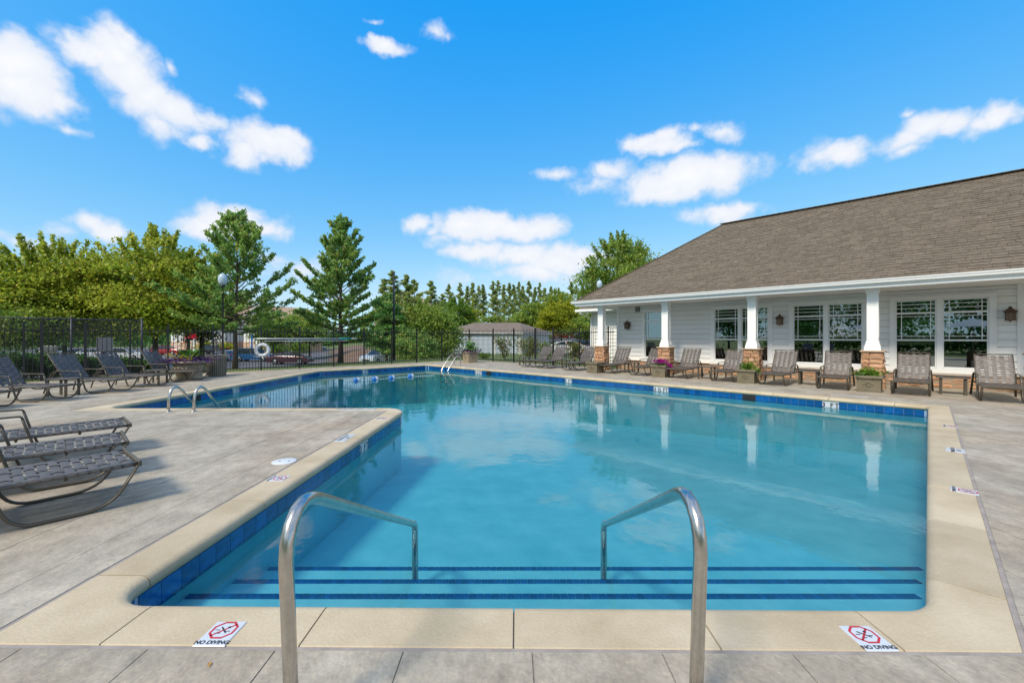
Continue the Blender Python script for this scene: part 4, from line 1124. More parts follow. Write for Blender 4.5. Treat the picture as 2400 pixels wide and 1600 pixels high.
def leafcloud(centers, size, nm, m, parent=None, elong=1.6, up=.4, droop=0.0):
    """many small leaf faces"""
    c = np.asarray(centers, dtype=np.float64); n_ = len(c)
    d = RNG.normal(size=(n_,3)); d[:,2] -= droop; d /= np.linalg.norm(d, axis=1)[:,None]
    nn = RNG.normal(size=(n_,3)); nn[:,2] += up*2; e = np.cross(d, nn); e /= np.linalg.norm(e, axis=1)[:,None]+1e-9
    s = size*RNG.uniform(.6, 1.3, size=(n_,1))
    v = np.empty((n_,4,3)); v[:,0] = c-d*s*elong/2; v[:,1] = c+e*s/2; v[:,2] = c+d*s*elong/2; v[:,3] = c-e*s/2
    f = np.arange(n_*4).reshape(n_,4)
    me = bpy.data.meshes.new(nm); me.vertices.add(n_*4); me.vertices.foreach_set('co', v.reshape(-1))
    me.loops.add(n_*4); me.loops.foreach_set('vertex_index', f.reshape(-1)); me.polygons.add(n_); me.polygons.foreach_set('loop_start', np.arange(n_)*4); me.polygons.foreach_set('loop_total', np.full(n_,4))
    me.materials.append(m); me.update(); me.validate()
    o = bpy.data.objects.new(nm, me); link(o, parent); return o
ML = {
 'yg': leafmat('leaf_yellow_green', (0.268, 0.376, 0.037), (0.483, 0.526, 0.065), (0.599, 0.504, 0.090), .5),
 'mg': leafmat('leaf_mid_green', (0.149, 0.269, 0.042), (0.336, 0.437, 0.075), (0.451, 0.443, 0.104), .7),
 'dg': leafmat('leaf_dark_green', (0.077, 0.227, 0.054), (0.192, 0.367, 0.083), (0.270, 0.383, 0.102), .8),
 'oak': leafmat('leaf_pin_oak', (0.151, 0.313, 0.086), (0.348, 0.499, 0.109), (0.521, 0.457, 0.127), .9),
 'ol': leafmat('leaf_olive', (0.172, 0.218, 0.047), (0.286, 0.315, 0.069), (0.371, 0.308, 0.093), .6),
 'yel': leafmat('leaf_yellow', (0.260, 0.320, 0.020), (0.420, 0.440, 0.030), (0.400, 0.360, 0.030), .6),
 'pine': leafmat('pine_needles', (0.209, 0.307, 0.076), (0.394, 0.463, 0.121), (0.453, 0.430, 0.138), .5),
 'hedge': leafmat('leaf_hedge', (0.054, 0.162, 0.036), (0.126, 0.270, 0.054), (0.171, 0.261, 0.063), 1.5),
 'purple': leafmat('leaf_purple', (.07,.03,.11), (.13,.07,.19), (.20,.12,.25), 3),
 'magenta': leafmat('petal_magenta', (.42,.01,.30), (.55,.02,.36), (.30,.0,.25), 4),
 'redf': leafmat('petal_red', (.65,.02,.05), (.75,.05,.09), (.6,.02,.10), 4),
 'yelf': leafmat('petal_yellow', (.65,.45,.01), (.75,.55,.02), (.5,.4,.02), 4),
 'lime': leafmat('leaf_lime', (0.120, 0.228, 0.024), (0.192, 0.324, 0.036), (0.264, 0.312, 0.048), 3)}
def gcloud(n_, c, s): return np.asarray(c)+RNG.normal(size=(n_,3))*np.asarray(s)
# square planters by the pillars
def sq_planter(loc, rz, label, w=.50, h=.42, m='planter', rings=(0,)):
    t = empty('planter', loc, rz, label, 'planter', 'square resin planters')
    mb = MB()
    def fr(h0, a0, h1, a1, x=1.0):
        vs = [(sx*a0/2, sy*a0/2*x, h0) for sx, sy in ((-1,-1),(1,-1),(1,1),(-1,1))]+[(sx*a1/2, sy*a1/2*x, h1) for sx, sy in ((-1,-1),(1,-1),(1,1),(-1,1))]
        mb.add(vs, [(3,2,1,0),(4,5,6,7),(0,1,5,4),(1,2,6,5),(2,3,7,6),(3,0,4,7)])
    fr(0,w*.98,.03,w*.98); fr(.0301,w*.93,h-.075,w*.96)
    mb.build('pot', M[m], t)
    mb = MB(); ww = w*1.12/2
    for k in range(4):
        T = Matrix.Rotation(k*math.pi/2, 4, 'Z'); mb.box((0,-ww+.025,h-.035), (2*ww-.052 if k % 2 else 2*ww, .05, .07), M=T, bev=.01)
        mb.box((0,-w*.485,h-.085), (w*.9,.02,.02), M=T)
    mb.build('rim', M[m], t)
    mb = MB(); mb.box((0,0,h-.06), (w*1.0,w*1.0,.03)); mb.build('soil', M['soil'], t)
    for k in rings:
        T = Matrix.Rotation(k*math.pi/2, 4, 'Z'); mb = MB()
        ring = [(.05*math.cos(a), -w*.478-.006, h*.47+.05*math.sin(a)) for a in [2*math.pi*q/14 for q in range(14)]]; mb.tube(ring, .011, 5, closed=True, M=T)
        for sx in (-1,1):
            sc = [(sx*(.055+.055*q/6), -w*.478-.004, h*.47+.02*math.sin(q*1.1)) for q in range(7)]; mb.tube(sc, .007, 5, M=T)
        mb.box((0,-w*.478-.002,h*.47+.06), (.08,.014,.012), M=T)
        mb.build('emblem', M[m], t)
    return t
pl = [(SD(s_of(2036,13.95),14.15),'olive square planter with a bright green plant, at the foot of the nearest pillar','green'),
      (SD(s_of(1748,14.0),14.2),'olive square planter with trailing lime leaves, at the foot of the third pillar','lime'),
      (SD(s_of(1543,13.95),14.15),'olive square planter holding magenta petunias before the second pillar','pet'),
      (SD(s_of(1387,13.75),14.0),'bare olive square planter at the foot of the corner pillar','none')]
for i, (p, lb, k) in enumerate(pl):
    t = sq_planter((p.x, p.y, 0), FROT+(0,.0,.05,-.03)[i], lb)
    if k == 'none': continue
    q = empty('potted_plant', (p.x, p.y, .37), 0, {'green':'compact bright green plant growing in the planter by the nearest pillar','lime':'lime green leafy plant trailing over the planter by the third pillar','pet':'magenta petunias in bloom in the planter by the second pillar'}[k], 'plant')
    if k == 'green': leafcloud(gcloud(520,(0,0,.10),(.10,.10,.055)), .045, 'leaves', ML['lime'], q); leafcloud(gcloud(80,(-.3,0.02,.06),(.05,.05,.05)), .035, 'side_leaves', ML['hedge'], q)
    if k == 'lime':
        leafcloud(np.vstack([gcloud(420,(0,0,.11),(.10,.10,.07)), gcloud(160,(.14,-.22,-.0),(.06,.03,.05))]), .045, 'leaves', ML['lime'], q)
        mb = MB(); blades(mb, 26, (0,0), .08, .22, .03, .5); mb.build('blades', ML['hedge'], q)
    if k == 'pet':
        leafcloud(gcloud(300,(0,0,.06),(.13,.11,.05)), .05, 'leaves', ML['hedge'], q)
        leafcloud(np.vstack([gcloud(170,(-.02,-.02,.16),(.12,.10,.055)), gcloud(70,(.2,-.15,.04),(.05,.05,.07))]), .065, 'flowers', ML['magenta'], q, elong=1.0)
# tan square planter on the far deck by the ladder
p = P(1101,850); sq_planter((p.x, p.y+.3, 0), math.radians(38), 'tan square planter on the far deck beside the pool ladder', .62, .60, 'planter_b', (0,3))
q = empty('potted_plant', (p.x, p.y+.3, .55), 0, 'spiky green plant ringed by purple leaves in the far square planter', 'plant')
mb = MB(); blades(mb, 60, (0,0), .10, .62, .06, .35); mb.build('blades', ML['hedge'], q)
leafcloud(gcloud(500,(0,0,.28),(.16,.16,.17)), .07, 'leaves', ML['dg'], q); leafcloud(gcloud(500,(0,0,.07),(.30,.26,.07)), .05, 'purple_leaves', ML['purple'], q)
# big round planter at the left
p = Vector((-10.92, 14.15, 0)); t = empty('round_planter', p, .3, 'large tan round planter with moulded swags, left of the slatted bin', 'planter')
mb = MB(); mb.lathe([(.40,0),(.40,.04),(.37,.07),(.36,.12),(.38,.2),(.425,.42),(.43,.50)], 28); mb.build('pot', M['planter_b'], t)
mb = MB(); mb.lathe([(.43,.50),(.50,.52),(.52,.56),(.50,.60),(.44,.60),(.42,.55),(.001,.55)], 28); mb.build('rim', M['planter_b'], t)
for k in range(8):
    a = 2*math.pi*k/8+.2; mb = MB(); pts = []
    for q_ in range(9):
        aa = a+(q_-4)/4*.30; pts.append((.425*math.cos(aa), .425*math.sin(aa), .40-.10*math.cos((q_-4)/4*math.pi/2)))
    mb.tube(pts, .018, 6); mb.lathe([(.0,-.03),(.03,-.02),(.04,0),(.03,.02),(.0,.03)], 8, c=(.44*math.cos(a), .44*math.sin(a), .36)); mb.build('swag', M['planter_b'], t)
q = empty('potted_plant', (p.x, p.y, .57), 0, 'tall canna with a red bloom above yellow and purple bedding in the round planter', 'plant')
mb = MB(); blades(mb, 70, (0,0), .16, .62, .11, .45); mb.build('canna_leaves', ML['hedge'], q)
mb = MB(); blades(mb, 70, (0,0), .22, .45, .05, .9); mb.build('grass_blades', ML['mg'], q)
for (sx, sy, sh) in ((.14,-.05,.80),(-.16,.02,.72),(-.05,.1,.62)):
    mb = MB(); mb.tube([(sx*.4,sy*.4,0),(sx*.8,sy*.8,sh*.6),(sx,sy,sh)], .008, 5); mb.build('stem', ML['hedge'], q)
leafcloud(gcloud(60,(.15,-.05,.83),(.045,.03,.05)), .06, 'bloom', ML['redf'], q, elong=1); leafcloud(gcloud(16,(-.16,.02,.72),(.02,.02,.06)), .04, 'bloom', ML['redf'], q, elong=1)
leafcloud(gcloud(900,(0,0,.06),(.33,.33,.055)), .055, 'purple_leaves', ML['purple'], q)
leafcloud(np.vstack([gcloud(110,(-.28,-.25,.16),(.14,.08,.07)), gcloud(30,(.12,-.34,.10),(.1,.04,.03))]), .04, 'yellow_flowers', ML['yelf'], q, elong=1)
# slatted bin
p = Vector((-10.70, 15.15, 0)); t = empty('slatted_bin', p, 0, 'round steel slat litter bin beside the round flower planter', 'litter bin')
mb = MB(); mb.lathe([(.255,.03),(.26,.74),(.24,.74),(.235,.05)], 24); mb.build('liner', M['dark'], t)
for k in range(30):
    a = 2*math.pi*k/30; pts = [(.285,.02),(.29,.10),(.292,.55),(.30,.68),(.325,.755),(.335,.76)]
    mb = MB(); d = Vector((math.cos(a), math.sin(a))); mb.tube([(d.x*r, d.y*r, z_) for r, z_ in pts], .01, 4, flat=(.004,.019,(math.cos(a),math.sin(a),0)), smooth=False); mb.build('slat', M['can'], t)
mb = MB(); 
for z_, r in ((.06,.28),(.66,.285)): mb.tube([(r*math.cos(a), r*math.sin(a), z_) for a in [2*math.pi*q_/24 for q_ in range(24)]], .012, 5, closed=True)
mb.build('band', M['can'], t)

# ------------------------------------------------------------------ ground beyond the fence
def ground_z(X, Y):
    be = max((Y-X-FL)/1.414, (X+Y-FR)/1.414, -(X+16)*1.0 if Y < 14 else -9)
    if be <= 0: return -.02
    r = X/max(Y, 1.0)
    st = 2.6 if r > -.47 else 2.6-1.6*sstep(-.47,-.56,r)
    t_ = sstep(st, 17, be)
    if r < -.28: tgt = -1.83
    elif r < -.02: tgt = -1.83+1.33*sstep(-.28,-.02,r)
    else: tgt = -.5+1.1*sstep(-.02,.16,r)*sstep(40,80,Y)
    tgt += 1.25*sstep(50,66,Y)*sstep(-.46,-.36,r)*(1-sstep(-.28,-.1,r)*.6)
    return -.02+(tgt+.02)*t_
def sheet(name, xs, ys, zf, m, keep=None, off=0.0, kind='structure'):
    mb = MB(); nx, ny = len(xs), len(ys); vs = [(x, y, zf(x, y)+off) for y in ys for x in xs]; fs = []
    for j in range(ny-1):
        for i in range(nx-1):
            cx, cy = (xs[i]+xs[i+1])/2, (ys[j]+ys[j+1])/2
            if keep is None or keep(cx, cy): fs.append((j*nx+i, j*nx+i+1, (j+1)*nx+i+1, (j+1)*nx+i))
    mb.add(vs, fs, 0, True); return mb.build(name, m, kind=kind)
gx = [-900,-500,-300,-200]+[-150+4*i for i in range(22)]+[-62+1.5*i for i in range(94)]+[80+8*i for i in range(9)]+[200,350,600,900]
gy = [-900,-300,-100,-40,-10,0]+[1.5*i for i in range(1,64)]+[96+4*i for i in range(22)]+[190,240,340,600,1200]
def hole(x, y): return not (y-x < FL-.5 and x+y < FR-.4 and y > -6.5 and x > -17.4 and x < 21.4) and not (x+y >= FR-.4 and x+y < FR+9 and y-x < 3+FL-20 and y > -6)
sheet('lawn', gx, gy, lambda x, y: ground_z(x, y) if (y > -6) else -.25, M['grass'], keep=lambda x, y: not (y-x < FL-2.2 and x+y < FR-2.0 and y > -6.5 and x > -17.0 and x < 21))
def rr(x, y): return x/max(y,1)
def be_l(x, y): return (y-x-FL)/1.414
xs = [-140+1.25*i for i in range(122)]; ys = [16+1.25*i for i in range(96)]
sheet('parking_lot', xs, ys, ground_z, M['asphalt'], keep=lambda x, y: y < 128 and be_l(x, y) > 4.5 and (rr(x, y) < -.44 or (y < 46+0 and y > 36 and rr(x,y) < -.30)) and y > 20, off=.035)
sheet('pine_straw_bank', [-50+1.25*i for i in range(60)], [30+1.25*i for i in range(60)], ground_z, M['straw'], keep=lambda x, y: (-.435 < rr(x, y) < -.07 and y > 51-40*max(0, rr(x,y)+.27)), off=.03)
xs = [-4+1.5*i for i in range(70)]; ys = [34+1.5*i for i in range(70)]
sheet('side_parking', xs, ys, ground_z, M['asphalt'], keep=lambda x, y: .075 < rr(x, y) < .6 and y > 38, off=.035)

# ------------------------------------------------------------------ fences
def iron_fence(A, B, posts, label, wide=()):
    A, B = Vector(A), Vector(B); d = (B-A).normalized(); L = (B-A).length; rz = math.atan2(d.y, d.x)
    t = empty('iron_fence', (A.x, A.y, 0), rz, label, 'fence')
    mb = MB(); mb.box((0,0,.9), (.016,.016,1.76)); mb.add([(-.008,-.008,1.78),(.008,-.008,1.78),(.008,.008,1.78),(-.008,.008,1.78),(0,0,1.83)], [(0,1,4),(1,2,4),(2,3,4),(3,0,4)])
    o = mb.build('picket', M['iron']); me = o.data; bpy.data.objects.remove(o)
    ps = sorted(p for p in posts if 0 <= p <= L); x = .06; k = 0
    step_ = .112
    while x < L:
        if all(abs(x-p) > .05 for p in ps): inst('picket', me, t, (x, 0, 0))
        x += step_
    for a, b in zip([0]+ps, ps+[L]):
        if b-a > .1:
            for z_ in (.12, 1.62): mb = MB(); mb.box(((a+b)/2, 0, z_), (b-a-.05,.028,.034)); mb.build('rail', M['iron'], t)
    for p in ps:
        w_ = .075 if p in wide else .052; mb = MB(); mb.box((p,0,.93), (w_,w_,1.86)); mb.box((p,0,1.872), (w_+.014,w_+.014,.024)); mb.build('post', M['iron'], t)
    return t
A = Vector((-16.9, FL-16.9)); Cn = Vector(((FR-.35-FL)/2, (FR-.35+FL)/2)); 
def on_left(px): r = (px-1200)/F; Y = FL/(1-r); return (Vector((r*Y, Y))-A).length
Lp = [on_left(px) for px in (56,98,200,305,394,500,612,701.5,782,853,918,976,1036)]+[(Cn-A).length-.03]
iron_fence(A, Cn, Lp, 'black iron picket fence running from the left edge to the far corner of the deck', wide=[Lp[1], Lp[2]])
FRR = FR-.35
def on_right(px): r = (px-1200)/F; Y = FRR/(1+r); return (Vector((r*Y, Y))-Cn).length
Bn = SD(S0-.05, 0)+NV*(FRR*NV.y+0) if False else None
Y_ = FRR/(1+(1441-1200)/F); Bn = Vector(((1441-1200)/F*Y_, Y_))
Rp = [on_right(px) for px in (1156,1204,1255,1297,1358.4,1425.5)]
iron_fence(Cn, Bn, Rp, 'black iron picket fence with a gate running from the far corner to the clubhouse', wide=[Rp[2], Rp[3]])
# chain-link fence behind the left part
d = Vector((.7071,.7071)); nrm = Vector((-.7071,.7071))
def cl(px): r = (px-1200)/F; Y = (FL+.42)/(1-r); return Vector((r*Y, Y))
E = cl(332.5); S = cl(-60); Lc = (E-S).length; rz = math.atan2(d.y, d.x)
t = empty('chain_link_fence', (S.x, S.y, 0), rz, 'taller black chain-link fence behind the left loungers, ending in a capped post', 'fence')
mb = MB(); Hc = 2.02; st = .082; k = -int(Hc/st)-1
while k*st < Lc:
    for sg in (1,-1):
        x0 = k*st if sg > 0 else k*st+Hc; x1 = x0+Hc*sg
        xa, za, xb, zb = x0, .03, x1, Hc
        # cut to the panel
        def cutx(xc):
            tt = (xc-xa)/(xb-xa); return za+(zb-za)*tt
        lo, hi = (xa, xb) if xa < xb else (xb, xa)
        lo2, hi2 = max(lo, 0), min(hi, Lc)
        if hi2-lo2 < .03: continue
        mb.tube([(lo2, .004*sg, cutx(lo2)), (hi2, .004*sg, cutx(hi2))], .0062, 3, cap=False, smooth=False)
    k += 1
x = 0
while x < Lc: mb.tube([(x-.02,0,Hc+.0),(x,0,Hc+.045),(x+.02,0,Hc)], .003, 3, smooth=False); x += st
mb.build('chain_mesh', M['chain'], t, kind='stuff')
mb = MB(); mb.tube([(0,.02,Hc-.01),(Lc,.02,Hc-.01)], .021, 8); mb.build('top_rail', M['galv'], t)
for p, rr_ in (((cl(167)-S).length,.03),(Lc,.038),((cl(-20)-S).length,.03)):
    mb = MB(); mb.tube([(p,.02,0),(p,.02,Hc+.03)], rr_, 12); mb.lathe([(rr_+.006,Hc+.03),(rr_+.006,Hc+.05),(.0,Hc+.085)], 12, c=(p,.02,0)); mb.build('post', M['galv'], t)
# white board fixed behind the fence
c = cl(246)+nrm*.12; t = empty('fence_sign', (c.x, c.y, 0), rz, 'plain white board seen through the chain-link fence above the loungers', 'sign')
mb = MB(); mb.box((0,0,1.14), (.42,.012,.50), bev=.003); mb.build('board', M['whitepl'], t)
mb = MB(); 
for xx in (-.17,.17): mb.box((xx,.02,.65), (.03,.02,1.4))
mb.build('bracket', M['galv'], t)
# second pale utility sign post farther left
for px, w_, h0, h1, lb in ((107,.22,.35,1.15,'pale green utility box standing behind the fence at the left'),(84,.12,1.15,1.38,None)):
    if lb:
        c = cl(px)+nrm*1.6; t = empty('utility_box', (c.x, c.y, -.1), rz, lb, 'utility box'); mb = MB(); mb.box((0,0,.6), (.36,.22,1.2), bev=.02); mb.build('cabinet', M['conc'], t)
        mb = MB(); mb.box((0,-.115,.7), (.28,.012,.8), bev=.004); mb.build('door', M['conc'], t)

# reach pole and shepherd's crook hung on the fence, ring buoy
def on_f(px, off=.08): r = (px-1200)/F; Y = (FL-off*1.414)/(1-r); return Vector((r*Y, Y))
a, b = on_f(589), on_f(838); t = empty('reach_pole', (a.x, a.y, 1.335), math.radians(45), 'long pale rescue pole with a teal section hung level on the fence, upper of two', 'rescue pole')
L1 = (b-a).length; mb = MB(); mb.tube([(0,0,0),(L1*.80,0,0)], .022, 8); mb.build('pole', M['alu'], t)
mb = MB(); mb.tube([(L1*.80,0,0),(L1*.93,0,0)], .030, 8); mb.build('grip', M['teal'], t); mb = MB(); mb.tube([(L1*.93,0,0),(L1,0,0)], .018, 8); mb.build('tip', M['alu'], t)
a, b = on_f(619), on_f(813); t = empty('reach_pole', (a.x, a.y, 1.235), math.radians(45), 'thin white rescue pole hung level on the fence, lower of two', 'rescue pole')
mb = MB(); mb.tube([(0,0,0),((b-a).length,0,0)], .014, 8); mb.build('pole', M['whitepl'], t)
for k in (.1,.9): mb = MB(); mb.box(((b-a).length*k,.04,.03), (.03,.09,.05)); mb.build('hook', M['galv'], t)
a = on_f(590,.12); t = empty('pole_bracket', (a.x, a.y, 0), math.radians(45), 'blue upright bracket carrying the rescue poles on the fence', 'bracket')
mb = MB(); mb.box((0,0,1.22), (.045,.045,.58)); mb.box((0,-.05,1.50), (.04,.10,.03)); mb.build('upright', M['bluepl'], t)
a = on_f(615,.16); t = empty('ring_buoy', (a.x, a.y, .86), math.radians(20), 'white ring buoy hanging on the fence beneath the rescue poles', 'ring buoy')
mb = MB(); mb.tube([(.225*math.cos(q_), 0, .225*math.sin(q_)) for q_ in [2*math.pi*k/36 for k in range(36)]], .062, 12, closed=True); mb.build('ring', M['whitepl'], t)
for k in range(4):
    q_ = math.pi/4+k*math.pi/2; mb = MB(); mb.tube([(.225*math.cos(q_)+.066*math.cos(w_)*math.cos(q_), .066*math.sin(w_), .225*math.sin(q_)+.066*math.cos(w_)*math.sin(q_)) for w_ in [2*math.pi*j/10 for j in range(10)]], .006, 4, closed=True); mb.build('strap', M['galv'], t)
mb = MB(); pts = [(.30*math.cos(q_), -.02+.01*math.sin(q_*4), .30*math.sin(q_)+.012*math.cos(q_*4)) for q_ in [2*math.pi*k/36 for k in range(36)]]; mb.tube(pts, .006, 5, closed=True); mb.build('grab_line', M['whitepl'], t)
mb = MB(); mb.box((0,.07,.26), (.06,.10,.07)); mb.build('hanger', M['whitepl'], t)
a = on_f(603,.12); t = empty('rope_coil', (a.x, a.y, .84), math.radians(20), 'pale throw rope coiled on the fence behind the ring buoy', 'rope')
mb = MB(); pts = [((.28+.012*math.sin(3*q_))*math.cos(q_), .05+.02*math.sin(2*q_), (.28+.012*math.cos(2*q_))*math.sin(q_)) for q_ in [2*math.pi*k/30 for k in range(90)]]; mb.tube(pts, .010, 5); mb.build('rope', M['conc'], t)
# ------------------------------------------------------------------ trees
def place(px, Yd): 
    X = (px-1200)/F*Yd; return Vector((X, Yd, ground_z(X, Yd)))
def htop(py, Yd): return CAM_H+(HOR-py)/F*Yd
def limb_pts(p0, dirv, L, rise, n_=6, wig=.05):
    pts = [Vector(p0)]; d = Vector(dirv).normalized()
    for k in range(n_):
        d = (d+Vector((G.gauss(0,wig), G.gauss(0,wig), rise))).normalized(); pts.append(pts[-1]+d*(L/n_))
    return pts
def oak(px, Yd, top, rad, label, mt='oak', n_l=64, dens=1.0, low=1.5, leaf=.12, seed=1, tr=.11, xoff=0, skirt=True):
    """pyramidal pin oak: straight leader, upper limbs rising, lower limbs level and drooping"""
    global G, RNG
    G = random.Random(seed); RNG = np.random.default_rng(seed)
    b = place(px, Yd); t = empty('oak_tree', b, 0, label, 'tree'); H = htop(top, Yd)-b.z
    mb = MB(); tp = [(0,0,-.1)]; x = y = 0
    for k in range(1, 9): x += G.gauss(0,.03); y += G.gauss(0,.03); tp.append((x, y, H*k/8*.97))
    mb.tube(tp, [tr*1.25]+[tr*(1-k/8.3) for k in range(1, 9)], 10)
    def axis(z):
        f = max(0, min(7.999, z/(H*.97)*8)); i = int(f); a, c = Vector(tp[i]), Vector(tp[i+1]); return a.lerp(c, f-i)
    pts = []
    for k in range(n_l):
        u = (k+.5)/n_l; z = low+(H-low)*u**1.02*.985; az = k*2.399+G.uniform(-.4,.4)
        prof = (1-u)**.98*rad*(.68+.5*G.random())+.14
        if u < .10 and skirt: prof *= .8+u*2
        el = -.12+1.15*u**.75+G.uniform(-.08,.12); L = prof/max(.5, math.cos(el))
        lp = limb_pts(axis(z), (math.cos(az)*math.cos(el), math.sin(az)*math.cos(el), math.sin(el)), L, .05+.04*u, 6)
        mb.tube(lp, [max(.006, tr*.38*(1-u)*(1-q/6.5))+.003 for q in range(7)], 5)
        for q in range(int(3+L*4.2)):
            f = .18+.82*G.random()**.8; i = min(5, int(f*6)); bp = lp[i].lerp(lp[i+1], f*6-i); dl = (lp[i+1]-lp[i]).normalized()
            side = Vector((-dl.y, dl.x, 0))*(1 if q % 2 else -1); td = (dl*.8+side*G.uniform(.3,1)+Vector((0,0,G.uniform(-.1,.45)))).normalized()
            tl_ = L*.32*(1.15-f)+.12*rad**.5
            n_ = int((tl_*95+8)*dens)
            for _ in range(1): 
                w_ = RNG.random((n_,1))**.8; base = np.array(bp)+np.array(td)*w_*tl_
                pts.append(base+RNG.normal(size=(n_,3))*np.array([.052,.052,.038]))
    mb.build('trunk', M['bark'], t)
    pts.append(np.array([0,0,H])+RNG.normal(size=(50,3))*np.array([.08,.08,.25]))
    leafcloud(np.vstack(pts), leaf, 'crown', ML[mt], t, elong=1.5, up=.5); return t
def broad(px, Yd, top, rx, bot, label, mt='yg', clumps=70, per=230, leaf=.12, seed=1, trunk=True, shoots=30, spread=(1,1), name='maple_tree', tr=.12, flat=.42, shell=.55, zlow=None):
    """rounded broadleaf crown made of many layered sprays with gaps between them and shoots at the outline"""
    global G, RNG
    G = random.Random(seed); RNG = np.random.default_rng(seed)
    b = place(px, Yd); t = empty(name, b, 0, label, 'tree'); H = htop(top, Yd)-b.z; z0 = htop(bot, Yd)-b.z; R = rx/F*Yd; zc = z0+(H-z0)*.45
    mb = MB()
    if trunk: mb.tube([(0,0,-.2),(.05,0,z0*.5),(.0,.05,z0+.3),(.05,.0,zc+.3)], [tr*1.3,tr,tr*.9,tr*.5], 9)
    pts = []
    for k in range(clumps):
        v = Vector((G.gauss(0,1), G.gauss(0,1), G.gauss(0,1))).normalized(); r = shell+(1-shell)*G.random()**.6; r = r if G.random() < .85 else G.random()*.6
        up = (H-zc)*(1 if v.z > 0 else 0)+(zc-z0)*(0 if v.z > 0 else 1)
        lob = 1+.16*math.sin(3*math.atan2(v.y, v.x)+seed)+.10*math.sin(5*math.atan2(v.z, v.x)+seed*2)
        c = Vector((v.x*R*spread[0]*r*lob, v.y*R*spread[1]*r*lob, zc+v.z*up*r*.93)); cs = R*.17*(.6+.7*G.random())
        if trunk or True:
            st = Vector((0,0,z0+.2+(c.z-z0)*.35)) if c.z > z0 else Vector((0,0,max(.3,z0*.7))); mid = st.lerp(c, .5)+Vector((0,0,-.1*R)) 
            mb.tube([st, mid, c], [tr*.35, tr*.2, .008], 4)
        n_ = int(per*(.6+.8*G.random())); a = RNG.normal(size=(n_,3))*np.array([cs*1.25, cs*1.25, cs*flat]); 
        tilt = np.array([c.x, c.y])/max(.1, math.hypot(c.x, c.y)); a[:,2] -= .25*np.abs(a[:,:2]@tilt)
        pts.append(np.array(c)+a)
    for k in range(shoots):
        a_ = G.uniform(0, 2*math.pi); ph = G.uniform(.15,1.5); v = Vector((math.cos(a_)*math.cos(ph), math.sin(a_)*math.cos(ph), math.sin(ph)))
        c = Vector((v.x*R*.9*spread[0], v.y*R*.9*spread[1], zc+v.z*(H-zc)*.86)); L = R*.28*(.5+G.random()); n_ = int(55*L/ max(.15, leaf*2)*.5)+12
        w_ = RNG.random((n_,1)); d = (v+Vector((0,0,.5))).normalized(); pts.append(np.array(c)+np.array(d)*w_*L+RNG.normal(size=(n_,3))*leaf*.55)
        mb.tube([c, c+d*L], [.012,.004], 4)
    mb.build('trunk', M['bark'], t); leafcloud(np.vstack(pts), leaf, 'crown', ML[mt], t, elong=1.5, up=.6); return t
# left group behind the fence
broad(120, 20, 578, 122, 790, 'wide yellow-green maple behind the chain-link fence, its crown tip highest left of the photo', 'yg', 105, 330, .095, 21, shoots=55, spread=(1,.8))
broad(-60, 18, 695, 150, 800, 'low dark green tree cut off by the left edge above the chain-link fence', 'mg', 80, 300, .095, 22, shoots=10, spread=(1,.7))
broad(240, 25, 625, 120, 800, 'broad maple filling the gap between the two tallest left crowns', 'mg', 90, 230, .11, 26, shoots=26, spread=(1,.7))
broad(362, 21, 552, 118, 795, 'tall maple with reddish tips left of the street lamp, behind the round planter', 'yg', 115, 330, .095, 23, shoots=60, spread=(.95,.8))
broad(472, 23.5, 640, 80, 795, 'olive tinted round tree directly behind the globe street lamp', 'ol', 70, 230, .095, 24, shoots=14)
broad(440, 30, 590, 60, 790, 'slim dark green tree between the reddish maple and the left pin oak', 'dg', 60, 200, .14, 27, shoots=16)
broad(150, 42, 640, 220, 800, 'dark tree mass far behind the left fence, under the maple crowns', 'dg', 90, 200, .22, 28, shoots=0, tr=.2)
oak(551, 19.6, 510, 3.1, 'left pin oak with ragged open crown, its trunk close behind the fence', 'oak', 66, .60, 1.6, .085, 31, tr=.115)
oak(798, 24.5, 520, 3.3, 'right pin oak with a neat conical crown, standing in grass beyond the rescue poles', 'oak', 80, .62, 1.15, .10, 32, tr=.15)
# middle
broad(905, 36, 690, 40, 832, 'dark green tree between the right pin oak and the tall black pole', 'dg', 50, 180, .15, 41, shoots=8)
broad(998, 38, 712, 70, 848, 'large dense green holly left of the garage', 'mg', 120, 260, .13, 42, shoots=24, name='holly_tree', shell=.7, flat=.7)
broad(965, 33, 772, 50, 852, 'low spreading evergreen bush left of the garage, in front of the holly', 'oak', 60, 200, .11, 43, trunk=False, shoots=6, name='evergreen_bush', spread=(1.1,.8))
broad(1068, 58, 700, 42, 795, 'light green tree between the holly and the garage roof', 'lime', 70, 200, .16, 44, shoots=14)
broad(1108, 62, 706, 24, 790, 'small yellowish tree peeping over the left end of the garage roof', 'yel', 26, 110, .17, 45, shoots=4)
broad(1315, 62, 700, 50, 788, 'bright yellow-green round tree left of the clubhouse corner', 'yel', 85, 220, .17, 46, shoots=12)
broad(1250, 66, 706, 38, 788, 'round mid green tree just left of the bright yellow tree', 'mg', 60, 200, .2, 47, shoots=6)
broad(1375, 60, 742, 45, 792, 'green tree behind the clubhouse corner, right of the bright yellow tree', 'mg', 50, 190, .19, 48, shoots=5)
broad(1298, 80, 672, 40, 780, 'mid green tree standing behind the bright yellow tree', 'mg', 60, 190, .24, 49, shoots=6)
broad(1180, 78, 742, 26, 792, 'rusty low tree above the middle of the garage roof', 'ol', 30, 130, .2, 53, shoots=3)
broad(1452, 34, 557, 78, 760, 'tall green tree rising behind the left hip of the clubhouse roof', 'mg', 130, 260, .13, 50, shoots=55)
broad(1150, 88, 738, 45, 790, 'mid green understorey tree beneath the pines, above the left half of the garage roof', 'mg', 40, 150, .25, 54, shoots=3)
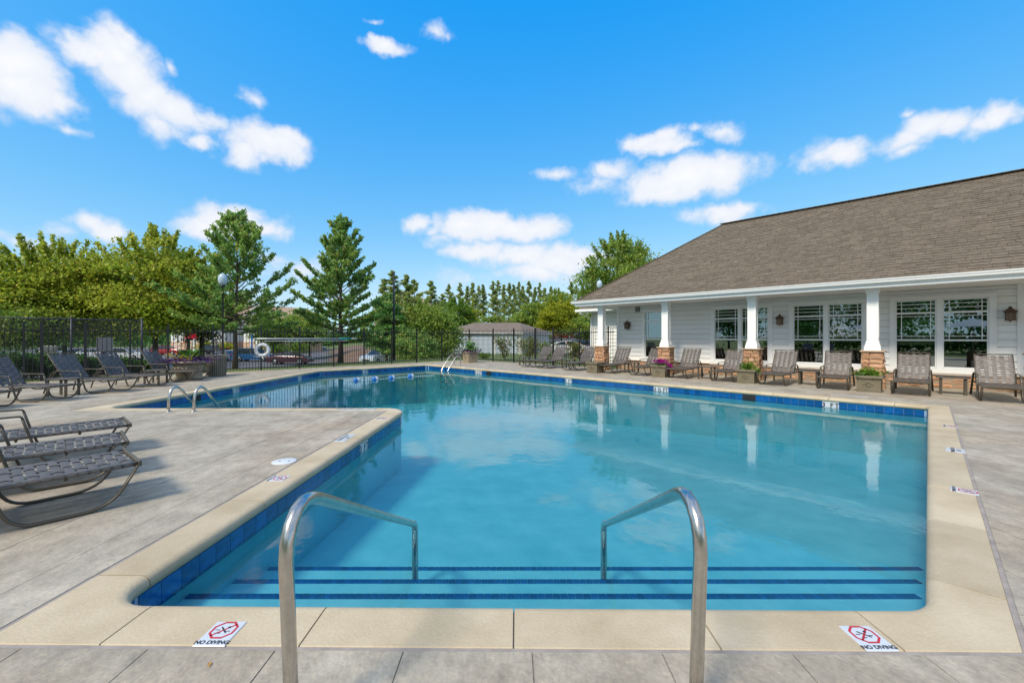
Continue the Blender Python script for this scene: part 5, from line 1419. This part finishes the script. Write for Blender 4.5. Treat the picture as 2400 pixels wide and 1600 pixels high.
broad(1222, 90, 728, 34, 790, 'mid green understorey tree beneath the pines, above the garage roof peak', 'mg', 40, 150, .25, 55, shoots=3)
broad(640, 58, 742, 48, 806, 'leafy tree in front of the gabled apartment block', 'mg', 50, 160, .2, 56, shoots=4)
broad(725, 62, 725, 60, 806, 'leafy hedge tree in front of the apartment block', 'mg', 60, 160, .2, 51, shoots=0)
# pines
def pine_proto(seed, H=16.0, R_=1.9, bare=.42, dens=1.0):
    global G, RNG
    G = random.Random(seed); RNG = np.random.default_rng(seed); t = empty('pine_tree', (0,0,0)); mb = MB(); lean = G.uniform(-.3,.3)
    mb.tube([(0,0,-.5),(lean*.4,0,H*.4),(lean,0,H*.97)], [.17,.13,.03], 6); pts = []
    n_l = int(56*dens)
    for k in range(n_l):
        u = (k+.5)/n_l; z = H*(bare+(1-bare)*u); az = G.uniform(0, 2*math.pi); L = R_*1.15*((1-u)**.7)*(.45+.6*G.random())*(.55+.45*min(1, u*4))+.06
        if u < .2 and G.random() < .4: continue
        c0 = Vector((lean*z/H, 0, z)); d = Vector((math.cos(az), math.sin(az), .25+.3*u)); e = c0+d*L; mb.tube([c0, e], [.03,.01], 3)
        for f in (.45,.75,1.0):
            n_ = int(22*dens); pts.append(np.array(c0.lerp(e, f))+RNG.normal(size=(n_,3))*np.array([.24,.24,.16])*(.55+.75*(1-u)))
    mb.build('trunk', M['pbark'], t); leafcloud(np.vstack(pts), .20, 'crown', ML['pine'], t, elong=1.9, up=.2); return t
protos = [pine_proto(101, R_=2.2, bare=.34), pine_proto(102, R_=2.6, bare=.28), pine_proto(103, R_=1.7, bare=.40), pine_proto(104, R_=2.3, bare=.34)]
used = set()
row = [(1052,667,96,1),(1078,664,100,0),(1096,672,104,2),(1108,664,100,3),(1122,671,106,1),(1134,668,108,2),(1155,660,102,0),(1166,659,106,1),(1180,668,100,3),(1193,664,110,0),(1206,668,108,2),(1216,662,104,1),(1226,672,112,3),(1240,660,104,0),(1252,674,110,2),(1264,664,106,1),(1277,676,112,3),(1292,672,108,0),(1310,676,110,1),(1338,661,98,0),(1352,670,104,1),(1366,668,108,3)]
ordn = ['first','second','third','fourth','fifth','sixth','seventh','eighth','ninth','tenth','eleventh','twelfth','thirteenth','fourteenth','fifteenth','sixteenth','seventeenth','eighteenth','nineteenth','twentieth','twenty-first','twenty-second']
row.sort()
for i, (px, top, Yd, k) in enumerate(row):
    b = place(px, Yd); H = htop(top, Yd)-b.z
    o = protos[k] if k not in used else copy_tree(protos[k]); used.add(k); s = H/16; o.location = b; o.scale = (s*.92, s*.92, s); o.rotation_euler = (0,0,px*1.3)
    tag(o, 'tall slim pine, %s from the left in the far row above the garage' % ordn[i], 'pine', 'far row of tall pines behind the garage')
for i, (px, top, Yd, k, lb) in enumerate([(924,637,62,1,'tall dark pine right behind the black pole light'),(951,645,66,0,'pine between the black pole light and the peach gable'),(973,657,70,3,'short pine left of the dark conical pine by the holly'),(1014,661,50,1,'dark conical pine rising just behind the holly'),(900,655,68,3,'pine half hidden by the right pin oak'),(1035,690,60,1,'low pine between the holly and the far pine row')]):
    b = place(px, Yd); H = htop(top, Yd)-b.z; o = copy_tree(protos[k]); s = H/16; o.location = b; o.scale = (s*1.35, s*1.35, s); o.rotation_euler = (0,0,px*.7); tag(o, lb, 'pine', 'nearer pines left of the garage')
# low wood closing the view far off
G = random.Random(5); RNG = np.random.default_rng(5)
pts = []
for k in range(420):
    r = -1.9+3.4*k/420+G.uniform(-.01,.01); Yd = 150+G.uniform(-8,14); hgt = 5.5+3*G.random() if r < -.55 or r > .2 else 2.5+2.0*G.random()
    c = np.array([r*Yd, Yd, ground_z(r*Yd, Yd)+hgt*.5]); pts.append(c+RNG.normal(size=(130,3))*np.array([2.2,1.5,hgt*.28]))
leafcloud(np.vstack(pts), .75, 'far_woods', ML['dg'])
bpy.data.objects['far_woods']['kind'] = 'stuff'; bpy.data.objects['far_woods']['label'] = 'low far woods closing the view at the horizon'
# shrubs behind the fence
def shrub(px, Yd, top, w_, label, mt='hedge', n_=900, leaf=.06, seed=1, fl=None, dx=0):
    global G, RNG
    G = random.Random(seed); RNG = np.random.default_rng(seed); b = place(px, Yd); H = max(.3, htop(top, Yd)-b.z); R = w_/2/F*Yd
    t = empty('shrub', b, 0, label, 'shrub', 'shrubs planted along the outside of the fence'); mb = MB(); pts = []
    ns = 9
    for k in range(ns):
        a = G.uniform(0, 2*math.pi); r = R*G.random()**.6; e = Vector((r*math.cos(a), r*math.sin(a)*.6, H*(.65+.33*G.random()))); mb.tube([(0,0,0), e*.5+Vector((0,0,.05)), e], [.012,.009,.004], 4)
        m_ = int(n_/ns/2); w__ = .25+.75*RNG.random((m_,1)); pts.append(np.array(e)*w__+RNG.normal(size=(m_,3))*np.array([R*.22,R*.2,H*.09])); pts.append(np.array(e)+RNG.normal(size=(m_,3))*np.array([R*.25,R*.2,H*.11]))
    mb.build('stems', M['bark'], t); a = np.vstack(pts); a[:,2] = np.maximum(a[:,2], .03); leafcloud(a, leaf, 'foliage', ML[mt], t)
    if fl: leafcloud(a[RNG.integers(0, len(a), 40)]+[0,0,.04], leaf*1.1, 'flowers', ML[fl], t, elong=1)
shrub(1183, 26.2, 792, 52, 'sparse rose bush behind the far fence, just right of the square planter', 'ol', 800, .07, 61, 'redf')
shrub(1240, 25.6, 795, 62, 'rounded rose bush behind the fence gate, left of the white floored gap', 'ol', 1300, .07, 62, 'redf')
shrub(1283, 25.2, 806, 36, 'small shrub behind the farthest clubhouse lounger', 'mg', 600, .07, 63)
shrub(1345, 23.5, 806, 50, 'shrub behind the fence beside the corner pillar', 'ol', 900, .07, 64, 'redf')
shrub(1137, 27.2, 828, 30, 'low green shrub right of the far square planter', 'lime', 400, .07, 65)
for i, (px, top, lb) in enumerate([(-70,828,'hedge bush at the left edge behind the fence, mostly out of the picture'),(10,830,'hedge bush behind the leftmost lounger back'),(75,834,'hedge bush right of the leftmost lounger back'),(120,838,'hedge bush left of the capped fence post'),(165,838,'hedge bush under the parked white cars, left of the third lounger'),(212,842,'hedge bush behind the third lounger back'),(262,842,'hedge bush below the white board'),(308,842,'hedge bush before the chain-link end post'),(352,846,'hedge bush right of the chain-link end post')]):
    r = (px-1200)/F; Yd = (FL+1.9)/(1-r); shrub(px, Yd, top, 64, lb, 'hedge', 1500, .065, 70+i)
for i, (px, lb) in enumerate([(478,'green shrub between the round planter and the slatted bin'),(440,'green shrub behind the round planter')]):
    r = (px-1200)/F; Yd = (FL+.9)/(1-r); shrub(px, Yd, 838, 34, lb, 'lime', 700, .06, 90+i)
# yellow hedge in front of the apartments
for i, (px, top, w_) in enumerate([(485,802,40),(530,806,34),(640,800,60),(700,802,50)]):
    global_dummy = 0
    G = random.Random(200+i); RNG = np.random.default_rng(200+i); b = place(px, 84); R = w_/2/F*84; H = htop(top, 84)-b.z
    t = empty('shrub', b, 0, ['yellow shrub behind the parked black pickup','yellow shrub right of the black pickup','clipped yellow-green shrub behind the pale parked car','clipped yellow-green shrub before the apartment porch'][i], 'shrub', 'yellow-green shrubs before the apartments')
    leafcloud(gcloud(900, (0,0,H*.55), (R*.5,R*.4,H*.25)), .25, 'foliage', ML['yel' if i < 2 else 'lime'], t)

# ------------------------------------------------------------------ lamp posts
def globe_lamp(px, Yd, ztop, label, s=1.0):
    b = place(px, Yd); t = empty('street_lamp', b, 0, label, 'street lamp', 'globe street lamps'); H = ztop-b.z
    mb = MB(); mb.lathe([(.16,0),(.14,.12),(.09,.2),(.06,.5),(.045,.55),(.036,H-.78*s),(.05,H-.74*s),(.09*s,H-.70*s),(.11*s,H-.62*s),(.13*s,H-.56*s),(.0,H-.56*s)], 12); mb.build('pole', M['iron'], t)
    mb = MB(); mb.lathe([(.12*s,H-.56*s),(.17*s,H-.44*s),(.19*s,H-.32*s),(.175*s,H-.20*s),(.14*s,H-.10*s),(.09*s,H-.07*s),(.05*s,H-.03*s),(.0,H)], 16); mb.build('globe', M['globe'], t)
globe_lamp(522, 17.6, htop(639, 17.6), 'acorn globe street lamp on a black pole, in front of the olive tree', .95)
globe_lamp(1405, 27.5, htop(656, 27.5), 'white acorn globe street lamp peeping over the left eave of the clubhouse', 1.0)
b = place(923, 27.2); t = empty('light_pole', b, 0, 'tall thin black pole with a small floodlight, right of the right pin oak', 'light pole'); H = htop(637, 27.2)-b.z
mb = MB(); mb.tube([(0,0,0),(0,0,H)], [.085,.055], 10); mb.lathe([(.13,0),(.13,.06),(.09,.10)], 12); mb.build('pole', M['iron'], t)
mb = MB(); mb.tube([(0,0,H-.62),(-.30,0,H-.58)], .02, 6); mb.box((-.42,0,H-.55), (.34,.22,.08), bev=.02); mb.build('floodlight', M['iron'], t)

# ------------------------------------------------------------------ garage
gb = empty('garage', (0,0,0), 0, 'low grey garage with brown hipped roof and pale blue doors behind the far fence', 'building')
gY = 47.0; c0 = place(1222, gY); gz = -.52; gb.location = (c0.x, c0.y, gz)
# front runs to the left, nearly level in view; the right side falls back
fd = Vector((-1, .10)).normalized(); sdv = Vector((.62, .79)).normalized()
Lg, Wg, Hg = 9.2, 5.6, 2.35
def gp_(a, b, z): q = fd*a+sdv*b; return (q.x, q.y, z)
mb = MB(); mb.add([gp_(0,0,0),gp_(Lg,0,0),gp_(Lg,Wg,0),gp_(0,Wg,0),gp_(0,0,Hg),gp_(Lg,0,Hg),gp_(Lg,Wg,Hg),gp_(0,Wg,Hg)], [(0,1,5,4),(1,2,6,5),(2,3,7,6),(3,0,4,7)]); mb.build('wall', M['garwall'], gb)
o_ = .35; e0, e1, e2, e3 = gp_(-o_,-o_,Hg+.12),gp_(Lg+o_,-o_,Hg+.12),gp_(Lg+o_,Wg+o_,Hg+.12),gp_(-o_,Wg+o_,Hg+.12); r0, r1 = gp_(1.9,Wg/2,Hg+1.28),gp_(Lg-1.9,Wg/2,Hg+1.28)
mb = MB(); mb.add([e0,e1,e2,e3,r0,r1], [(0,4,5,1),(2,5,4,3),(0,3,4),(1,5,2),(0,1,2,3)]); mb.build('roof', M['gshingle'], gb)
mb = MB()
for a, b in ((e0,e1),(e3,e0),(e1,e2)):
    a, b = Vector(a), Vector(b); c = (a+b)/2; d_ = b-a; mb.box((c.x, c.y, c.z-.09), (d_.length+.04,.05,.17), math.atan2(d_.y, d_.x))
mb.build('fascia', M['white'], gb)
for k, (a0, a1) in enumerate(((.5,2.9),(3.3,5.7),(6.1,8.5))):
    mb = MB(); dr = empty('garage_door', (0,0,0)); COL.objects.unlink(dr); link(dr, gb)
    for r_ in range(4):
        a = gp_(a0,-.05,.06+r_*.52); b_ = gp_(a1,-.05,.06+r_*.52); c = ((a[0]+b_[0])/2, (a[1]+b_[1])/2, a[2]+.25); mb = MB(); mb.box(c, (a1-a0,.05,.50), math.atan2(fd.y, fd.x), bev=.012); mb.build('panel', M['gdoor'], dr)
mb = MB(); a = gp_(1.2-1.2,1.6,1.9); mb.box((a[0]+.05,a[1]-.05,1.9), (.2,.2,.18)); mb.build('wall_light', M['iron'], gb)

# ------------------------------------------------------------------ apartment blocks
def apartment(px, Yd, rz, w_, dpt, hh, label, wallm='awall', loc=None):
    b = place(px, Yd); b.z = -2.0; t = empty('apartment_block', b, rz, label, 'building')
    mb = MB(); mb.box((0,0,hh/2), (w_,dpt,hh)); mb.build('wall', M[wallm], t)
    mb = MB(); mb.box((0,-.02,1.2), (w_+.06,dpt+.08,2.4)); mb.build('stone_base', M['peach'], t)
    e = .5; rh = w_*.30; mb = MB()
    mb.add([(-w_/2-e,-dpt/2-e,hh-.1),(w_/2+e,-dpt/2-e,hh-.1),(w_/2+e,dpt/2+e,hh-.1),(-w_/2-e,dpt/2+e,hh-.1),(0,-dpt/2-e,hh+rh),(0,dpt/2+e,hh+rh)], [(0,4,5,3),(1,2,5,4),(0,3,2,1)]); mb.build('roof', M['aroof'], t)
    mb = MB(); mb.add([(-w_/2,-dpt/2-.01,hh),(w_/2,-dpt/2-.01,hh),(0,-dpt/2-.01,hh+rh-.35)], [(0,1,2)]); mb.build('gable', M[wallm], t)
    mb = MB()
    for sx in (-1,1): mb.tube([(sx*(w_/2+e),-dpt/2-e-.05,hh-.15),(0,-dpt/2-e-.05,hh+rh-.02)], .16, 4, smooth=False)
    mb.build('barge_board', M['white'], t)
    nf = int(hh/3); nw = max(2, int(w_/3.2))
    for f in range(nf):
        for k in range(nw):
            x = -w_/2+w_*(k+.5)/nw; z = 1.7+f*3.0
            wo = empty('window', (x,-dpt/2-.05,z)); COL.objects.unlink(wo); link(wo, t)
            mb = MB(); 
            for xx in (-.58,0,.58): mb.box((xx,0,0), (.10,.08,1.6))
            for zz in (-.78,0,.78): mb.box((0,.004,zz), (1.24,.07,.09))
            mb.build('frame', M['white'], wo); mb = MB(); mb.box((0,.03,0), (1.16,.02,1.5)); mb.build('pane', M['cglass'], wo)
    for f in range(1, nf):       # balconies
        mb = MB(); mb.box((w_*.22,-dpt/2-.8,f*3.0), (w_*.3,1.5,.18))
        for q_ in range(int(w_*.3/.35)): mb.box((w_*.22-w_*.15+.1+q_*.35,-dpt/2-1.5,f*3.0+.55), (.05,.05,1.0))
        mb.box((w_*.22,-dpt/2-1.5,f*3.0+1.08), (w_*.3,.08,.08)); mb.build('balcony', M['white'], t)
    for sx in (w_*.07,w_*.37): mb = MB(); mb.box((sx,-dpt/2-1.5,hh/2), (.3,.3,hh)); mb.build('balcony_post', M['white'], t)
    return t
apartment(668, 92, math.radians(-18), 9.5, 12, 7.2, 'white and peach apartment block with a gable, between the two pin oaks')
apartment(520, 96, math.radians(-12), 14, 12, 8.2, 'pale apartment block low behind the left pin oak and the parked van', 'awall')
apartment(955, 118, math.radians(-25), 13, 12, 11.2, 'peach gabled apartment block glimpsed among the pines left of the garage', 'peach')

# ------------------------------------------------------------------ cars
def paint(nm, c, metal=.35): return mat(nm, c, rough=.28, metal=metal, coat=.6, spec=.6)
PR = {
 'sedan': dict(L=4.8, W=1.82, H=1.44, body=[(-2.4,.42),(-2.38,.78),(-2.3,.95),(-1.6,1.02),(1.0,.98),(1.9,.86),(2.3,.70),(2.4,.48),(2.36,.26),(-2.34,.26)], cab=[(-1.85,1.0),(-1.15,1.36),(-.5,1.44),(.2,1.42),(1.15,.97)], wb=1.38),
 'suv': dict(L=4.6, W=1.85, H=1.72, body=[(-2.3,.45),(-2.3,.95),(-2.22,1.08),(1.1,1.08),(1.95,.98),(2.25,.85),(2.3,.5),(2.26,.32),(-2.26,.32)], cab=[(-2.18,1.08),(-1.95,1.62),(-1.5,1.72),(.1,1.70),(.95,1.08)], wb=1.33),
 'van': dict(L=4.9, W=1.92, H=1.75, body=[(-2.45,.42),(-2.46,1.0),(-2.4,1.05),(1.2,1.02),(2.0,.92),(2.4,.75),(2.45,.45),(2.4,.28),(-2.4,.28)], cab=[(-2.38,1.05),(-2.15,1.66),(-1.8,1.75),(.3,1.73),(1.6,1.0)], wb=1.45),
 'pickup': dict(L=5.4, W=1.95, H=1.8, body=[(-2.7,.55),(-2.7,1.12),(-.6,1.14),(1.3,1.12),(2.5,1.05),(2.68,.9),(2.7,.5),(2.6,.4),(-2.62,.4)], cab=[(-.75,1.13),(-.6,1.72),(-.2,1.8),(.75,1.78),(1.35,1.12)], wb=1.65)}
cn = [0]
def car(kind, px, base, Yd, rz, pm, label, z=None):
    p = PR[kind]; X = (px-1200)/F*Yd; zz = ground_z(X, Yd)+.045 if z is None else z
    t = empty('parked_car', (X, Yd, zz), math.radians(rz), label, 'car', 'cars parked beyond the fence'); W = p['W']
    # body with wheel arches cut in the sill
    prof = list(p['body']); top = prof[:-1]; low = []
    z0 = prof[-1][1]; wb = p['wb']
    for cx in (-wb, wb): low += [(cx-.40, z0)]+[(cx-.38*math.cos(math.pi*k/8), z0+.40*math.sin(math.pi*k/8)) for k in range(1, 8)]+[(cx+.40, z0)]
    poly = prof[:-2]+[prof[-2]]+list(reversed(low))+[prof[-1]]
    # order: profile runs rear->roofline->front->front bottom, then back along the sill
    mb = MB(); n_ = len(poly); tap = [1-.06*(q[1] > .9) for q in poly]
    vs = [(q[0], -W/2*tp, q[1]) for q, tp in zip(poly, tap)]+[(q[0], W/2*tp, q[1]) for q, tp in zip(poly, tap)]
    mb.add(vs, [tuple(range(n_)), tuple(range(2*n_-1, n_-1, -1))]+[(i, i+n_, (i+1) % n_+n_, (i+1) % n_) for i in range(n_)]); mb.build('body', pm, t)
    cab = p['cab']; zb, zt = cab[0][1], max(q[1] for q in cab); cw = W*.47
    def yy(z_): return cw*(1-.22*(z_-zb)/(zt-zb))
    mb = MB(); m_ = len(cab); vs = [(q[0], -yy(q[1]), q[1]) for q in cab]+[(q[0], yy(q[1]), q[1]) for q in cab]
    mb.add(vs, [tuple(range(m_)), tuple(range(2*m_-1, m_-1, -1))]+[(i, i+m_, (i+1) % m_+m_, (i+1) % m_) for i in range(m_)]); mb.build('windows', M['cglass'], t)
    mb = MB(); rf = cab[1:-1]; 
    for a, b in zip(rf[:-1], rf[1:]):
        mb.add([(a[0],-yy(a[1])-.01,a[1]+.012),(b[0],-yy(b[1])-.01,b[1]+.012),(b[0],yy(b[1])+.01,b[1]+.012),(a[0],yy(a[1])+.01,a[1]+.012),(a[0],-yy(a[1])-.012,a[1]-.07),(b[0],-yy(b[1])-.012,b[1]-.07),(b[0],yy(b[1])+.012,b[1]-.07),(a[0],yy(a[1])+.012,a[1]-.07)], [(0,1,2,3),(0,4,5,1),(2,6,7,3)])
    for sy in (-1,1):
        for a, b in ((cab[0],cab[1]),(cab[-2],cab[-1])):
            mb.tube([(a[0],sy*(yy(a[1])+.0),a[1]),(b[0],sy*(yy(b[1])+.0),b[1])], .035, 4, smooth=False)
        xm = (cab[1][0]+cab[-2][0])/2-.1; mb.box((xm, sy*(yy((zb+zt)/2)+.003), (zb+zt)/2), (.07,.05,zt-zb-.06))
    mb.build('roof', pm, t)
    for sx in (-1,1):
        for sy in (-1,1):
            T = Matrix.Translation((sx*wb, sy*(W/2-.12), .33)) @ Matrix.Rotation(math.pi/2, 4, 'X')
            mb = MB(); mb.lathe([(.2,-.11),(.31,-.105),(.33,-.08),(.33,.08),(.31,.105),(.2,.11)], 18, M=T); w_ = mb.build('wheel', M['rubber'], t)
            mb = MB(); mb.lathe([(.21,-.10),(.20,-.117),(.05,-.105),(.05,.105),(.20,.117),(.21,.10)], 14, M=T); mb.build('rim', M['rim'], w_)
    zf = prof[-4][1]
    for sy in (-1,1):
        mb = MB(); mb.box((prof[-4][0]-.06, sy*(W/2-.28), zf-.06), (.16,.36,.14), bev=.03); mb.build('headlight', M['globe'], t)
        mb = MB(); mb.box((prof[1][0]+.02, sy*(W/2-.22), prof[1][1]+.02), (.10,.34,.18), bev=.03); mb.build('tail_light', M['red'], t)
    mb = MB(); mb.box((prof[-3][0]+.0, 0, prof[-3][1]+.02), (.06,1.0,.16)); mb.build('grille', M['iron'], t)
    for sy in (-1,1): mb = MB(); mb.box((cab[-1][0]-.25, sy*(W/2+.06), zb+.04), (.14,.18,.12), bev=.03); mb.build('mirror', pm, t)
    return t
c_blue = paint('paint_blue',(.015,.11,.30)); c_plum = paint('paint_plum',(.06,.02,.032)); c_silver = paint('paint_silver',(.50,.53,.56), .3); c_black = paint('paint_black',(.012,.013,.016)); c_red = paint('paint_red',(.35,.012,.012)); c_white = paint('paint_white',(.78,.79,.80), 0); c_grey = paint('paint_pale_grey',(.34,.38,.38),.5); c_navy = paint('paint_navy',(.03,.06,.14)); c_red2 = paint('paint_dark_red',(.22,.01,.012))
car('sedan', 681, 854, 49.5, 4, c_plum, 'dark plum sedan parked side-on below the rescue poles')
car('van', 597, 847, 55.5, 5, c_blue, 'blue minivan half hidden behind the ring buoy')
car('sedan', 531, 845, 57, 155, c_navy, 'dark blue car nosing out left of the left pin oak trunk')
car('suv', 885, 850, 50.5, -106, c_silver, 'silver SUV facing the pool in front of the brown bank')
car('pickup', 497, 830, 78, 172, c_black, 'black pickup truck parked behind the slatted bin')
car('suv', 392, 832, 75, 8, c_red, 'red SUV seen through the fence left of the round planter')
car('sedan', 652, 826, 86, 175, c_grey, 'pale grey car far behind, right of the ring buoy')
car('suv', 706, 824, 92, 80, c_white, 'small white car far behind the dark plum sedan')
car('sedan', 738, 821, 100, 4, c_black, 'black car farthest away, between the plum sedan and the right pin oak')
car('suv', 292, 847, 58, 20, c_white, 'white SUV behind the chain-link end post')
car('sedan', 226, 840, 62, 30, c_white, 'white car behind the third lounger of the left fence row')
car('sedan', 183, 838, 63, 60, c_grey, 'pale car behind the chain-link fence between two posts')
car('suv', 140, 835, 66, 75, c_white, 'white car farthest left behind the chain-link fence')
car('sedan', 1319, 797, 92, 6, c_red2, 'low dark red car beyond the fence, left of the corner pillar')
car('suv', 1359, 799, 84, 95, c_red, 'bright red car beyond the fence right next to the corner pillar')
car('sedan', 1378, 800, 82, 100, c_navy, 'dark blue car partly behind the corner pillar')
car('sedan', 1336, 815, 44, 3, c_white, 'white car roof showing above the shrub left of the corner pillar')

# ------------------------------------------------------------------ what the windows and rails mirror: trees and umbrellas behind the photographer
def back_tree(x, y, h, r, label, seed):
    global G, RNG
    G = random.Random(seed); RNG = np.random.default_rng(seed); t = empty('garden_tree', (x, y, -.2), 0, label, 'tree', 'trees behind the photographer'); mb = MB(); mb.tube([(0,0,0),(0,0,h*.5)], [.16,.1], 8); mb.build('trunk', M['bark'], t)
    pts = []
    for k in range(26):
        v = Vector((G.gauss(0,1), G.gauss(0,1), G.gauss(0,1))).normalized(); c = (v.x*r*.8, v.y*r*.8, h*.62+v.z*h*.33); pts.append(gcloud(330, c, (r*.34,r*.34,r*.26)))
    leafcloud(np.vstack(pts), .24, 'crown', ML['dg'], t)
for i, (x, y, h, r) in enumerate([(-30,-14,8,3.4),(-24,-20,9,3.8),(-17,-25,8.5,3.6),(-9,-28,9,3.6),(0,-30,8,3.6),(9,-28,8.5,3.8),(-34,-6,8,3.5)]):
    back_tree(x, y, h, r, ['leftmost','second','third','fourth','fifth','rightmost','nearest the left fence'][i]+' tree of the belt behind the photographer, mirrored in the windows', 300+i)
G = random.Random(9); RNG = np.random.default_rng(9)
t = empty('added_hedge', (-12, -16, -.2), 0, 'added unseen hedge behind the photographer, darkening the reflections low in the windows', 'hedge')  # hedge added to cover the bright lawn in the window reflections
pts = [gcloud(70, (-26+26*k/130*2, 6-9.5*math.sin(k/130*math.pi)-4, 1.0), (.4,.4,.5)) for k in range(130)]
leafcloud(np.vstack(pts), .30, 'foliage', ML['dg'], t)
for i, (x, y) in enumerate([(-3.6,-6.2),(-7.8,-3.4)]):
    t = empty('patio_umbrella', (x, y, 0), i*.4, ['blue-grey patio umbrella behind the photographer, mirrored in the right window','blue-grey patio umbrella behind the photographer, mirrored in the middle window'][i], 'umbrella')
    mb = MB(); mb.tube([(0,0,0),(0,0,2.6)], .022, 8); mb.lathe([(.25,0),(.24,.06),(.05,.09)], 14); mb.build('pole', M['wood'], t)
    mb = MB(); vs = [(0,0,2.62)]+[(1.5*math.cos(a), 1.5*math.sin(a), 2.1) for a in [2*math.pi*k/8 for k in range(8)]]; mb.add(vs, [(0,1+k,1+(k+1) % 8) for k in range(8)])
    mb.build('canopy', M['umb'], t)

p = P(491, 1558); t = empty('dry_leaf', (p.x, p.y, .004), .6, 'small orange dry leaf lying on the near deck left of the left handrail', 'leaf')
t.scale = (.6,.6,.6)
mb = MB(); mb.add([(0,-.02,0),(.012,-.006,.004),(.010,.008,.006),(0,.024,.002),(-.011,.007,.005),(-.010,-.008,.002)], [(0,1,2,3,4,5)]); mb.tube([(0,-.02,.001),(0,-.032,.0)], .0012, 4); mb.build('blade', mat('dry_leaf_orange', (.40,.20,.05), rough=.8), t)
bpy.context.view_layer.update()
